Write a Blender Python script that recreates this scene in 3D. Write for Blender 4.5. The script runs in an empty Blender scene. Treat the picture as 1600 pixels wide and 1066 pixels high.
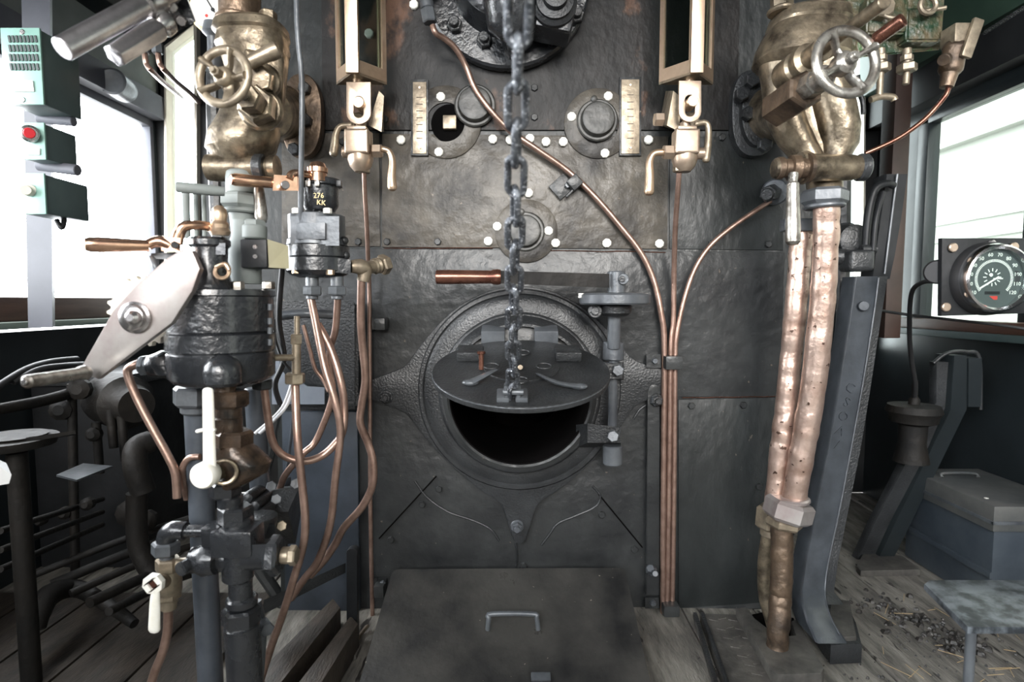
import bpy, bmesh, math, random
from mathutils import Vector, Matrix, Euler
from mathutils.geometry import tessellate_polygon
random.seed(7)
SC = bpy.context.scene
COL = SC.collection
PI = math.pi
V = Vector

# ------------------------------------------------------------------ camera
F = 889.0                      # focal length in pixels of the 1600 px wide frame
TILT = math.radians(4.05)
CAM = V((0, 0, 0.9))
cd = bpy.data.cameras.new('camera')
cam = bpy.data.objects.new('camera', cd)
COL.objects.link(cam)
cam.location = CAM
cam.rotation_euler = (PI / 2 - TILT, 0, 0)
cd.sensor_width = 36
cd.lens = 36 * F / 1600
cd.clip_start = 0.05
cd.dof.use_dof = True
cd.dof.focus_distance = 1.5
cd.dof.aperture_fstop = 3.5
SC.camera = cam

# ------------------------------------------------------------------ daylight
w = bpy.data.worlds.new('sky')
SC.world = w
w.use_nodes = True
nt = w.node_tree
bg = nt.nodes['Background']
geo = nt.nodes.new('ShaderNodeTexCoord')
sep = nt.nodes.new('ShaderNodeSeparateXYZ')
nt.links.new(geo.outputs['Generated'], sep.inputs[0])
mr = nt.nodes.new('ShaderNodeMapRange')
mr.interpolation_type = 'SMOOTHSTEP'
mr.inputs['From Min'].default_value = 0.35
mr.inputs['From Max'].default_value = -0.75
mr.inputs['To Min'].default_value = 1.8
mr.inputs['To Max'].default_value = 22
nt.links.new(sep.outputs['X'], mr.inputs['Value'])
nt.links.new(mr.outputs[0], bg.inputs['Strength'])
bg.inputs['Color'].default_value = (0.93, 0.965, 1.0, 1)
sd = bpy.data.lights.new('hazy_sun', 'SUN')
sd.energy = 4.4
sd.angle = math.radians(24)
sd.color = (1.0, 0.955, 0.90)
so = bpy.data.objects.new('hazy_sun', sd)
COL.objects.link(so)
so.rotation_euler = V((-0.06, 1.0, -0.27)).to_track_quat('-Z', 'Y').to_euler()   # low light through the open rear of the cab
vs = SC.view_settings
vs.view_transform = 'Standard'
vs.look = 'None'
vs.gamma = 1
vs.exposure = -0.12
vs.use_curve_mapping = False


# ------------------------------------------------------------------ placing
_R = cam.rotation_euler.to_matrix()
def P(px, py, Y):
    d = _R @ V(((px - 800) / F, -(py - 533) / F, -1))
    return CAM + d * (Y / d.y)
def S(Y): return Y / F
def FZ(px, py, z=0.0):
    """point on the horizontal plane z seen at that place"""
    d = _R @ V(((px - 800) / F, -(py - 533) / F, -1))
    return CAM + d * ((z - CAM.z) / d.z)

# ------------------------------------------------------------------ materials
def mat(name, c1, c2=None, metal=0.0, r1=0.5, r2=None, scale=6, bump=0.0, bscale=60, c3=None, contrast=0.15, bdist=0.004, coat=0.0,
        stretch=None, spec=0.5, dots=None):
    m = bpy.data.materials.new(name)
    m.use_nodes = True
    n = m.node_tree.nodes
    l = m.node_tree.links
    b = n['Principled BSDF']
    b.inputs['Metallic'].default_value = metal
    b.inputs['Specular IOR Level'].default_value = spec
    b.inputs['Coat Weight'].default_value = coat
    b.inputs['Coat Roughness'].default_value = 0.15
    tc = n.new('ShaderNodeTexCoord')
    src = tc.outputs['Object']
    if stretch:
        mp = n.new('ShaderNodeMapping')
        mp.inputs['Scale'].default_value = stretch
        l.new(src, mp.inputs[0])
        src = mp.outputs[0]
    nz = n.new('ShaderNodeTexNoise')
    nz.inputs['Scale'].default_value = scale
    nz.inputs['Detail'].default_value = 7
    nz.inputs['Roughness'].default_value = 0.62
    l.new(src, nz.inputs['Vector'])
    c2 = c2 or c1
    cr = n.new('ShaderNodeValToRGB')
    cr.color_ramp.elements[0].position = 0.5 - contrast
    cr.color_ramp.elements[1].position = 0.5 + contrast
    cr.color_ramp.elements[0].color = (*c1, 1)
    cr.color_ramp.elements[1].color = (*c2, 1)
    if c3:
        e = cr.color_ramp.elements.new(min(0.98, 0.5 + contrast * 1.9))
        e.color = (*c3, 1)
    l.new(nz.outputs['Fac'], cr.inputs[0])
    col = cr.outputs[0]
    if dots:                                            # small chips, specks and painted glints with a shape of their own
        vz = n.new('ShaderNodeTexNoise')
        vz.inputs['Scale'].default_value = dots[1]
        vz.inputs['Detail'].default_value = 3
        l.new(src, vz.inputs['Vector'])
        c4 = n.new('ShaderNodeValToRGB')
        c4.color_ramp.elements[0].position = dots[2]
        c4.color_ramp.elements[1].position = dots[2] + 0.03
        l.new(vz.outputs['Fac'], c4.inputs[0])
        mx = n.new('ShaderNodeMix')
        mx.data_type = 'RGBA'
        l.new(c4.outputs[0], mx.inputs[0])
        l.new(col, mx.inputs[6])
        mx.inputs[7].default_value = (*dots[0], 1)
        col = mx.outputs[2]
    l.new(col, b.inputs['Base Color'])
    r2 = r1 if r2 is None else r2
    m2 = n.new('ShaderNodeMapRange')
    m2.inputs['From Min'].default_value = 0.3
    m2.inputs['From Max'].default_value = 0.7
    m2.inputs['To Min'].default_value = r1
    m2.inputs['To Max'].default_value = r2
    l.new(nz.outputs['Fac'], m2.inputs['Value'])
    l.new(m2.outputs[0], b.inputs['Roughness'])
    if bump:
        bz = n.new('ShaderNodeTexNoise')
        bz.inputs['Scale'].default_value = bscale
        bz.inputs['Detail'].default_value = 5
        l.new(src, bz.inputs['Vector'])
        bp = n.new('ShaderNodeBump')
        bp.inputs['Strength'].default_value = bump
        bp.inputs['Distance'].default_value = bdist
        l.new(bz.outputs['Fac'], bp.inputs['Height'])
        l.new(bp.outputs[0], b.inputs['Normal'])
    return m

MT = {}
MT['plate_mid'] = mat('grey_brown_sooty_plate', (.020, .018, .016), (.105, .092, .074), 0, .5, .34, 7, .6, 20, c3=(.04, .037, .033), bdist=.011, spec=.4, dots=((.16, .13, .10), 90, .72))
MT['plate_dark'] = mat('dark_sooty_plate', (.010, .012, .012), (.030, .033, .033), 0, .48, .30, 5, .5, 26, bdist=.009, stretch=(1, 1, .55), spec=.36, dots=((.12, .10, .08), 70, .73))
MT['column'] = mat('blue_black_column_paint', (.022, .026, .031), (.050, .057, .066), 0, .36, .27, 12, .3, 50, bdist=.003)
MT['oily_bronze'] = mat('oil_soaked_bronze', (.014, .012, .010), (.115, .075, .05), .35, .38, .18, 16, .5, 60, contrast=.12, bdist=.004)
MT['brown_dark'] = mat('dark_brown_post_paint', (.028, .015, .011), (.05, .026, .019), 0, .55)
MT['post_paint'] = mat('dark_slate_post_paint', (.035, .038, .048), (.05, .053, .066), 0, .5)
MT['cap_paint'] = mat('dark_grey_cap_paint', (.018, .019, .018), (.060, .058, .052), 0, .5, .36, 22, .4, 60, bdist=.004)
MT['cover'] = mat('scuffed_black_cover_plate', (.010, .0105, .011), (.050, .048, .044), 0, .46, .27, 5, .5, 60, bdist=.004, contrast=.13, dots=((.30, .27, .22), 75, .735))
MT['plate_low'] = mat('black_painted_plate', (.014, .015, .016), (.040, .042, .042), 0, .42, .28, 5, .5, 24, bdist=.009, spec=.36, dots=((.12, .10, .08), 80, .73))
MT['plate_sheen'] = mat('black_plate_blue_reflection', (.020, .026, .034), (.050, .060, .076), 0, .40, .28, 7, .3, 20, bdist=.004)  # black paint, its bluish reflections put into the colour
MT['plate_top'] = mat('rust_stained_plate', (.010, .010, .010), (.016, .014, .013), 0, .6, .42, 3.2, .5, 40, spec=.3, c3=(.12, .065, .042), contrast=.07, stretch=(1.2, 1, .8), bdist=.006)
MT['cast'] = mat('black_cast_iron', (.010, .011, .012), (.034, .036, .038), 0, .44, .26, 9, .6, 170, bdist=.003, spec=.5)
MT['cast_gloss'] = mat('glossy_black_enamel', (.012, .013, .015), (.022, .024, .027), 0, .2, .32, 12, .6, 75, bdist=.004, coat=.4)
MT['cast_grey'] = mat('grey_worn_iron', (.055, .060, .068), (.115, .125, .135), .2, .42, .3, 10, .35, 80, bdist=.003)
MT['machine'] = mat('shade_darkened_machine_iron', (.004, .004, .004), (.013, .011, .009), 0, .75, .55, 9, .6, 60, spec=.25)  # colour darkened further to deepen the shade low on the left
MT['soot'] = mat('soot', (.003, .003, .003), (.006, .005, .005), 0, .95, .9, spec=0.02)  # firehole soot, also the painted dark of plug well and floor slot
MT['black'] = mat('black_paint', (.008, .009, .010), (.018, .019, .021), 0, .5, .36, 8, .2, 60, spec=.25)
MT['black_rub'] = mat('black_rubber', (.010, .010, .011), (.016, .016, .017), 0, .55)
MT['chain'] = mat('glint_flecked_chain_steel', (.045, .05, .06), (.13, .14, .155), .5, .34, .5, 60, .6, 160, bdist=.004, dots=((.60, .62, .66), 320, .60))  # pale flecks paint the small white glints on the links
MT['copper'] = mat('aged_copper', (.22, .14, .11), (.46, .31, .25), .75, .40, .28, 26, .12, 60, contrast=.2)
MT['copper_big'] = mat('dented_bright_copper', (.36, .23, .175), (.70, .54, .46), .75, .42, .28, 14, .6, 30, contrast=.18, bdist=.006, dots=((.10, .06, .045), 60, .66))
MT['copper_handle'] = mat('polished_copper', (.52, .30, .20), (.72, .46, .32), .95, .26, .2, 30, .05, 60)
MT['copper_dark'] = mat('dark_red_copper', (.12, .05, .035), (.28, .13, .09), .8, .3, .22, 24, .1, 60)
MT['bronze'] = mat('grimy_bronze', (.055, .043, .031), (.36, .295, .21), .72, .44, .26, 22, .4, 50, contrast=.15, bdist=.005)
MT['bronze_dark'] = mat('dark_dirty_bronze', (.045, .033, .025), (.20, .14, .095), .65, .5, .35, 14, .6, 70, bdist=.004)
MT['brass'] = mat('polished_brass', (.58, .41, .28), (.74, .56, .40), .85, .38, .26, 20, .06, 60)
MT['brass_pale'] = mat('pale_polished_brass', (.38, .29, .22), (.56, .45, .35), .8, .42, .30, 20, .08, 60)
MT['brass_dull'] = mat('dull_brass', (.16, .13, .095), (.36, .30, .22), .6, .45, .35, 30, .2, 90)
MT['steel'] = mat('bright_steel', (.36, .34, .34), (.60, .58, .57), .95, .3, .2, 18, .05, 60)
MT['steel_worn'] = mat('worn_wheel_steel', (.11, .095, .08), (.46, .44, .40), .8, .42, .24, 26, .4, 60, contrast=.12, bdist=.003)
MT['steel_plate'] = mat('mottled_steel', (.26, .20, .19), (.50, .48, .46), .6, .42, .3, 9, .08, 60, contrast=.2)
MT['chrome'] = mat('chrome', (.66, .65, .66), (.8, .8, .8), 1, .2, .14)
MT['brushed'] = mat('brushed_steel', (.55, .53, .55), (.72, .70, .71), 1, .40, .32, 60, .15, 200, bdist=.001)
MT['pipe_grey'] = mat('slate_grey_pipe_paint', (.038, .044, .053), (.075, .085, .10), 0, .36, .28, 12, .15, 50)
MT['white_bolt'] = mat('chalk_white_paint', (.70, .69, .62), (.82, .81, .76), 0, .5, .4, 60)
MT['white'] = mat('cream_white_paint', (.72, .69, .60), (.84, .82, .76), 0, .42, .35, 30, .05, 60)
MT['yellow_old'] = mat('yellowed_plate', (.50, .46, .30), (.62, .58, .42), 0, .5)
MT['cream'] = mat('cream_frame_paint', (.62, .56, .46), (.72, .67, .58), 0, .5)
MT['teal'] = mat('teal_box_paint', (.17, .31, .27), (.21, .37, .32), 0, .42, .36, 14)
MT['teal_dark'] = mat('dark_teal_paint', (.055, .085, .085), (.08, .115, .112), 0, .45)
MT['slot'] = mat('dark_slot', (.02, .03, .03))
MT['label'] = mat('pale_label', (.55, .55, .54))
MT['red'] = mat('red_button', (.55, .02, .03), None, 0, .3)
MT['redmark'] = mat('red_mark', (.5, .03, .02), None, 0, .5)
MT['green_mottle'] = mat('mottled_green_paint', (.012, .035, .016), (.11, .085, .05), 0, .4, .26, 26, .9, 60, c3=(.05, .14, .05), contrast=.10, bdist=.006)
MT['green_strip'] = mat('dark_green_roof_paint', (.022, .045, .032), (.035, .065, .045), 0, .5)
MT['slate'] = mat('flare_lightened_slate_paint', (.085, .09, .11), (.12, .125, .145), 0, .6)  # slate, lightened in colour for the lens flare on the left
MT['greygreen'] = mat('grey_green_wall_paint', (.15, .17, .165), (.20, .22, .21), 0, .6)
MT['wall_dark'] = mat('dark_cab_wall_paint', (.008, .011, .012), (.019, .024, .027), 0, .4, .28, 3, .2, 12)
MT['wall_front'] = mat('black_cab_front_paint', (.008, .009, .010), (.016, .017, .018), 0, .6)
MT['brown'] = mat('varnished_brown_wood', (.065, .028, .018), (.12, .055, .036), 0, .5, .4, 4, .1, 30, stretch=(1, 1, 8))
MT['ledge'] = mat('pale_green_ledge_paint', (.24, .30, .26), (.30, .36, .31), 0, .5)
MT['ceiling'] = mat('sooty_roof_boards', (.010, .010, .011), (.022, .021, .022), 0, .7, .6, 5)
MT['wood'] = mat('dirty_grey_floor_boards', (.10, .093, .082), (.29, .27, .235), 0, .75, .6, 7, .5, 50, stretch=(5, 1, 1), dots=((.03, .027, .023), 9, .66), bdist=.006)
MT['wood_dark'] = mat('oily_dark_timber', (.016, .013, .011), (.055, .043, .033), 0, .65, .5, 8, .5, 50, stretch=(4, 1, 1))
MT['tread'] = mat('worn_tread_iron', (.045, .043, .040), (.12, .112, .10), .2, .55, .42, 14, .7, 38, bdist=.004)
MT['coal'] = mat('coal_debris', (.008, .008, .008), (.05, .045, .04), 0, .6, .3, 60, .4, 100)
MT['straw'] = mat('straw', (.38, .28, .15))
MT['box_blue'] = mat('blue_grey_box_paint', (.034, .043, .055), (.062, .075, .088), 0, .42, .34, 6, .1, 30)
MT['box_top'] = mat('dusty_box_lid_paint', (.045, .050, .052), (.10, .10, .095), 0, .5, .42, 6, .15, 30)
MT['granite'] = mat('speckled_grey_board', (.02, .024, .028), (.12, .135, .15), 0, .42, .3, 26, .25, 60, contrast=.08)
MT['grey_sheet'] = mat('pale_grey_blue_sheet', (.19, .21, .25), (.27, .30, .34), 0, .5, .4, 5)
MT['cable_white'] = mat('white_cable', (.65, .66, .68), None, 0, .4)
MT['building'] = mat('pale_shed_wall', (.145, .15, .125), (.17, .175, .148), 0, .8, .7, 1.5)
MT['gutter'] = mat('grey_gutter', (.22, .23, .20))
MT['dial_white'] = mat('white_dial', (.82, .81, .76), None, 0, .5)
MT['dial_dark'] = mat('dark_grey_dial', (.045, .055, .055), (.06, .07, .07), 0, .5)
MT['gold'] = mat('gold_lettering', (.52, .40, .20), None, .3, .45)
MT['yellow'] = mat('yellow_ochre_paint', (.62, .42, .10), (.7, .5, .16), 0, .45)
MT['stamp'] = mat('stamped_mark', (.07, .055, .045), None, .2, .6)
MT['ground'] = mat('ballast', (.16, .15, .14), (.24, .23, .21), 0, .9, .8, 20)
def glass(name, tint, gl=0.08):
    m = bpy.data.materials.new(name)
    m.use_nodes = True
    n = m.node_tree.nodes
    l = m.node_tree.links
    n.remove(n['Principled BSDF'])
    tr = n.new('ShaderNodeBsdfTransparent')
    tr.inputs[0].default_value = (*tint, 1)
    g = n.new('ShaderNodeBsdfGlossy')
    g.inputs['Roughness'].default_value = gl
    lw = n.new('ShaderNodeLayerWeight')
    lw.inputs[0].default_value = .5
    pw = n.new('ShaderNodeMath')
    pw.operation = 'POWER'
    pw.inputs[1].default_value = 4
    l.new(lw.outputs['Facing'], pw.inputs[0])
    fr = n.new('ShaderNodeMath')
    fr.operation = 'MULTIPLY_ADD'
    fr.inputs[1].default_value = .8
    fr.inputs[2].default_value = .03
    l.new(pw.outputs[0], fr.inputs[0])
    mx = n.new('ShaderNodeMixShader')
    l.new(fr.outputs[0], mx.inputs[0])
    l.new(tr.outputs[0], mx.inputs[1])
    l.new(g.outputs[0], mx.inputs[2])
    l.new(mx.outputs[0], n['Material Output'].inputs[0])
    return m
MT['glass'] = glass('clear_glass', (.90, .94, .93), .03)
MT['glass_dirty'] = glass('smoky_gauge_glass', (.55, .60, .58), .12)

# ------------------------------------------------------------------ mesh builder
def frame_of(axis):
    z = V(axis).normalized()
    up = V((0, 0, 1)) if abs(z.z) < 0.95 else V((0, 1, 0))
    x = up.cross(z).normalized()
    return x, z.cross(x).normalized(), z

class M:
    def __init__(s):
        s.b = bmesh.new()
        s.mi = 0
    def ring(s, c, x, y, rx, ry, n, a0=0.0, e=1.0):
        out = []
        for i in range(n):
            a = a0 + 2 * PI * i / n
            ca, sa = math.cos(a), math.sin(a)
            if e != 1.0:
                ca = math.copysign(abs(ca) ** e, ca)
                sa = math.copysign(abs(sa) ** e, sa)
            out.append(s.b.verts.new(c + x * rx * ca + y * ry * sa))
        return out
    def skin(s, rings, cap=True, closed=False):
        pr = list(zip(rings, rings[1:])) + ([(rings[-1], rings[0])] if closed else [])
        for r0, r1 in pr:
            n = len(r0)
            for i in range(n):
                try: s.b.faces.new((r0[i], r0[(i + 1) % n], r1[(i + 1) % n], r1[i]))
                except ValueError: pass
        if cap and not closed:
            s.b.faces.new(rings[0][::-1])
            s.b.faces.new(rings[-1])
        return s
    def lathe(s, a, d, prof, n=28, a0=0.0, cap=True):
        """prof: (metres along d, radius)"""
        a = V(a)
        x, y, z = frame_of(d)
        s.skin([s.ring(a + z * t, x, y, max(r, 1e-5), max(r, 1e-5), n, a0) for t, r in prof], cap)
        return s
    def cyl(s, a, b, r, r2=None, n=24, ch=.12, a0=0.0):
        a, b = V(a), V(b)
        L = (b - a).length
        r2 = r if r2 is None else r2
        c = min(ch * r, L * .3)
        c2 = min(ch * r2, L * .3)
        return s.lathe(a, b - a, [(0, r - c), (c, r), (L - c2, r2), (L, r2 - c2)], n, a0)
    def hex(s, a, b, r, a0=0.0, n=6):
        a, b = V(a), V(b)
        L = (b - a).length
        c = min(.14 * r, .3 * L)
        return s.lathe(a, b - a, [(0, r - c), (c, r), (L - c, r), (L, r - c)], n, a0)
    def tube(s, pts, r, n=12, res=6, smooth=True, cap=True, ends=0.0, flat=1.0):
        pts = [V(p) for p in pts]
        rs = list(r) if isinstance(r, (list, tuple)) else [r] * len(pts)
        if smooth and len(pts) > 2:
            q, qr = [], []
            for i in range(len(pts) - 1):
                p0, p1, p2, p3 = pts[max(i - 1, 0)], pts[i], pts[i + 1], pts[min(i + 2, len(pts) - 1)]
                for k in range(res):
                    t = k / res
                    q.append(.5 * ((2 * p1) + (p2 - p0) * t + (2 * p0 - 5 * p1 + 4 * p2 - p3) * t * t + (3 * p1 - p0 - 3 * p2 + p3) * t ** 3))
                    qr.append(rs[i] * (1 - t) + rs[i + 1] * t)
            q.append(pts[-1])
            qr.append(rs[-1])
            pts, rs = q, qr
        if ends:                                        # rounded ends
            d0 = (pts[0] - pts[1]).normalized()
            d1 = (pts[-1] - pts[-2]).normalized()
            a, b, ra, rb = pts[0], pts[-1], rs[0], rs[-1]
            pts = [a + d0 * ra * ends, a + d0 * ra * ends * .7] + pts + [b + d1 * rb * ends * .7, b + d1 * rb * ends]
            rs = [ra * .35, ra * .75] + rs + [rb * .75, rb * .35]
        rings = []
        x = None
        for i, p in enumerate(pts):
            t = (pts[min(i + 1, len(pts) - 1)] - pts[max(i - 1, 0)])
            t = t.normalized() if t.length > 1e-9 else V((0, 0, 1))
            if x is None: x, y, _ = frame_of(t)
            x = (x - t * x.dot(t))
            x = x.normalized() if x.length > 1e-6 else frame_of(t)[0]
            y = t.cross(x)
            rings.append(s.ring(p, x, y, rs[i], rs[i] * flat, n))
        s.skin(rings, cap)
        return s
    def loft(s, secs, n=32, e=1.0, cap=True, x=V((1, 0, 0)), y=V((0, 1, 0))):
        """secs: (centre, rx, ry) rings"""
        s.skin([s.ring(V(c), x, y, rx, ry, n, 0, e) for c, rx, ry in secs], cap)
        return s
    def box(s, c, size, R=None, bev=0.0, seg=2):
        R = R or Matrix.Identity(3)
        c = V(c)
        bb = bmesh.new()
        vs_ = []
        for i in (-.5, .5):
            for j in (-.5, .5):
                for k in (-.5, .5):
                    vs_.append(bb.verts.new(V((i * size[0], j * size[1], k * size[2]))))
        for f in ((0, 1, 3, 2), (4, 6, 7, 5), (0, 4, 5, 1), (2, 3, 7, 6), (0, 2, 6, 4), (1, 5, 7, 3)):
            bb.faces.new([vs_[i] for i in f])
        if bev: bmesh.ops.bevel(bb, geom=bb.edges[:], offset=min(bev, min(size) * .45), segments=seg, affect='EDGES', profile=.6)
        bmesh.ops.transform(bb, matrix=Matrix.Translation(c) @ R.to_4x4(), verts=bb.verts[:])
        s.merge(bb)
        return s
    def merge(s, bb):
        mp = {v: s.b.verts.new(v.co) for v in bb.verts}
        for f in bb.faces:
            try: s.b.faces.new([mp[v] for v in f.verts])
            except ValueError: pass
        bb.free()
    def bar(s, a, b, w_, t_, up=V((0, -1, 0)), bev=.002):
        """flat bar from a to b, w_ across, t_ along up"""
        a, b = V(a), V(b)
        z = (b - a).normalized()
        x = V(up).cross(z).normalized()
        y = z.cross(x)
        R = Matrix((x, y, z)).transposed()
        return s.box((a + b) / 2, (w_, t_, (b - a).length), R, bev)
    def hull(s, quad8):
        """8 corner points: 4 front then 4 back"""
        v = [s.b.verts.new(V(p)) for p in quad8]
        for f in ((0, 1, 2, 3), (7, 6, 5, 4), (0, 4, 5, 1), (1, 5, 6, 2), (2, 6, 7, 3), (3, 7, 4, 0)):
            s.b.faces.new([v[i] for i in f])
        return s
    def plate(s, loops, o, ux, uy, t, bev=0.0):
        """flat plate with holes: loops of (u, v), extruded by t along ux x uy"""
        o, ux, uy = V(o), V(ux).normalized(), V(uy).normalized()
        nz = ux.cross(uy)
        bb = bmesh.new()
        L3 = [[V((u, v, 0)) for u, v in lp] for lp in loops]
        flat = [p for lp in L3 for p in lp]
        tris = tessellate_polygon(L3)
        A = [bb.verts.new(o + ux * p.x + uy * p.y) for p in flat]
        B = [bb.verts.new(o + ux * p.x + uy * p.y + nz * t) for p in flat]
        for a, b, c in tris:
            try:
                bb.faces.new((A[c], A[b], A[a]))
                bb.faces.new((B[a], B[b], B[c]))
            except ValueError: pass
        k = 0
        for lp in L3:
            n = len(lp)
            for i in range(n):
                j = (i + 1) % n
                try: bb.faces.new((A[k + i], A[k + j], B[k + j], B[k + i]))
                except ValueError: pass
            k += n
        bmesh.ops.dissolve_limit(bb, angle_limit=.01, verts=bb.verts[:], edges=bb.edges[:]) if len(loops) == 1 else None
        bmesh.ops.recalc_face_normals(bb, faces=bb.faces[:])
        if bev:
            Bs = set(v for v in bb.verts if abs((v.co - o).dot(nz) - t) < 1e-6)
            ed = [e for e in bb.edges if e.verts[0] in Bs and e.verts[1] in Bs and len(e.link_faces) == 2
                  and abs(e.link_faces[0].normal.dot(e.link_faces[1].normal)) < .5]
            bmesh.ops.bevel(bb, geom=ed, offset=bev, segments=2, affect='EDGES', profile=.6)
        s.merge(bb)
        return s
    def torus(s, c, axis, R, r, n=40, k=12, ry=None):
        x, y, z = frame_of(axis)
        c = V(c)
        ry = ry or r
        rings = []
        for i in range(n):
            a = 2 * PI * i / n
            d = x * math.cos(a) + y * math.sin(a)
            rings.append(s.ring(c + d * R, d, z, r, ry, k))
        s.skin(rings, closed=True)
        return s
    def sph(s, c, r, sc=(1, 1, 1), n=20):
        c = V(c)
        rings = []
        for i in range(1, n // 2):
            a = -PI / 2 + PI * i / (n // 2)
            rings.append(s.ring(c + V((0, 0, r * sc[2] * math.sin(a))), V((1, 0, 0)), V((0, 1, 0)), r * sc[0] * math.cos(a), r * sc[1] * math.cos(a), n))
        s.skin(rings)
        return s
    def dome(s, a, d, r, h, n=28):
        return s.lathe(a, d, [(0, r)] + [(h * math.sin(t * PI / 16), r * math.cos(t * PI / 16)) for t in range(1, 8)] + [(h, r * .06)], n)

ORG = {}
def build(name, m, material, parent=None, label=None, ang=35, subs=0):
    b = m.b
    bmesh.ops.recalc_face_normals(b, faces=b.faces[:])
    if parent is None:
        mn = [min(v.co[i] for v in b.verts) for i in range(3)]
        mxx = [max(v.co[i] for v in b.verts) for i in range(3)]
        org = V(((mn[0] + mxx[0]) / 2, (mn[1] + mxx[1]) / 2, mn[2]))
    else:
        org = ORG[parent.name]
    bmesh.ops.translate(b, vec=-org, verts=b.verts[:])
    me = bpy.data.meshes.new(name)
    b.to_mesh(me)
    b.free()
    me.shade_smooth()
    me.set_sharp_from_angle(angle=math.radians(ang))
    me.materials.append(MT[material] if isinstance(material, str) else material)
    o = bpy.data.objects.new(name, me)
    COL.objects.link(o)
    if parent is None: o.location = org
    else: o.parent = parent
    ORG[o.name] = org
    if label: o['label'] = label
    return o
def struct(name, m, material, ang=35):
    o = build(name, m, material, None, None, ang)
    o['kind'] = 'structure'
    return o
def tag(o, label, cat, group=None, kind=None):
    o['label'] = label
    o['category'] = cat
    if group: o['group'] = group
    if kind: o['kind'] = kind
    return o
def thing(name, label, cat, loc, group=None):
    o = bpy.data.objects.new(name, None)
    o.empty_display_size = .05
    COL.objects.link(o)
    o.location = loc
    ORG[o.name] = V(loc)
    return tag(o, label, cat, group)
def solo(name, m, material, label, cat, group=None, ang=35):
    return tag(build(name, m, material, None, None, ang), label, cat, group)
def text(body, size, o, ux, uy, depth=.0008):
    """lettering as a mesh builder"""
    cu = bpy.data.curves.new('t', 'FONT')
    cu.body = body
    cu.size = size
    cu.extrude = depth
    cu.align_x = 'CENTER'
    cu.align_y = 'CENTER'
    cu.resolution_u = 2
    ob = bpy.data.objects.new('t', cu)
    COL.objects.link(ob)
    dg = bpy.context.evaluated_depsgraph_get()
    me = bpy.data.meshes.new_from_object(ob.evaluated_get(dg))
    bpy.data.objects.remove(ob)
    ux, uy = V(ux).normalized(), V(uy).normalized()
    uz = ux.cross(uy)
    Mx = Matrix((ux, uy, uz)).transposed().to_4x4()
    Mx.translation = V(o)
    m = M()
    m.b.from_mesh(me)
    bmesh.ops.transform(m.b, matrix=Mx, verts=m.b.verts[:])
    bpy.data.meshes.remove(me)
    return m
X1, Y1, Z1 = V((1, 0, 0)), V((0, 1, 0)), V((0, 0, 1))
def circ(cx, cy, r, n=48, a0=0.0):
    return [(cx + r * math.cos(a0 + 2 * PI * i / n), cy + r * math.sin(a0 + 2 * PI * i / n)) for i in range(n)]
def rrect(cx, cy, w_, h_, r, n=5):
    out = []
    for sx, sy, a in ((1, 1, 0), (-1, 1, PI / 2), (-1, -1, PI), (1, -1, 1.5 * PI)):
        for i in range(n + 1):
            t = a + PI / 2 * i / n
            out.append((cx + sx * (w_ / 2 - r) + r * math.cos(t), cy + sy * (h_ / 2 - r) + r * math.sin(t)))
    return out
def spl(pts, res=6):
    """closed smooth outline through 2D points"""
    out = []
    n = len(pts)
    for i in range(n):
        p0, p1, p2, p3 = [V(pts[(i + k - 1) % n]) for k in range(4)]
        for k in range(res):
            t = k / res
            q = .5 * ((2 * p1) + (p2 - p0) * t + (2 * p0 - 5 * p1 + 4 * p2 - p3) * t * t + (3 * p1 - p0 - 3 * p2 + p3) * t ** 3)
            out.append((q.x, q.y))
    return out
def facing(loops_px, Y, t, bev=0.0, m=None, smooth=False):
    """a plate standing parallel to the backhead whose FRONT face lies at depth Y, thickness t going back; outline traced at that depth"""
    m = m or M()
    L = []
    for lp in loops_px:
        q = [P(a, b, Y) for a, b in lp]
        L.append([(v.x, v.z) for v in q])
    # ux = X, uy = Z -> normal is -Y, so extrude starts at the back
    return m.plate(L, V((0, Y + t, 0)), X1, Z1, t, bev)
def bolt(px, py, Y, rpx, h=.010, n=6, a0=.3, m=None):
    m = m or M()
    c = P(px, py, Y)
    r = rpx * S(Y)
    m.lathe(c + V((0, .002, 0)), (0, -1, 0), [(0, r), (h * .75, r), (h, r * .8)], n, a0)
    return m

# ================================================================== THE CAB
WL, WR, YF, YR = -1.60, 1.65, 2.62, -0.5      # side walls, front wall, open rear end
def bx(x0, x1, y0, y1, z0, z1, m=None, bev=0.0):
    return (m or M()).box(((x0 + x1) / 2, (y0 + y1) / 2, (z0 + z1) / 2), (x1 - x0, y1 - y0, z1 - z0), None, bev)
m = M()
y = WL
k = 0
while y < WR:                                     # boards run lengthways, narrow gaps between them
    bx(y, min(y + .205, WR), YR - 1.2, YF, -.05, -.002 * (k % 3), m, .003)
    y += .21
    k += 1
struct('floor', m, 'wood')
m = bx(-9, 9, -6, 9, -1.3, -1.2)
struct('ground', m, 'ground')
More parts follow.
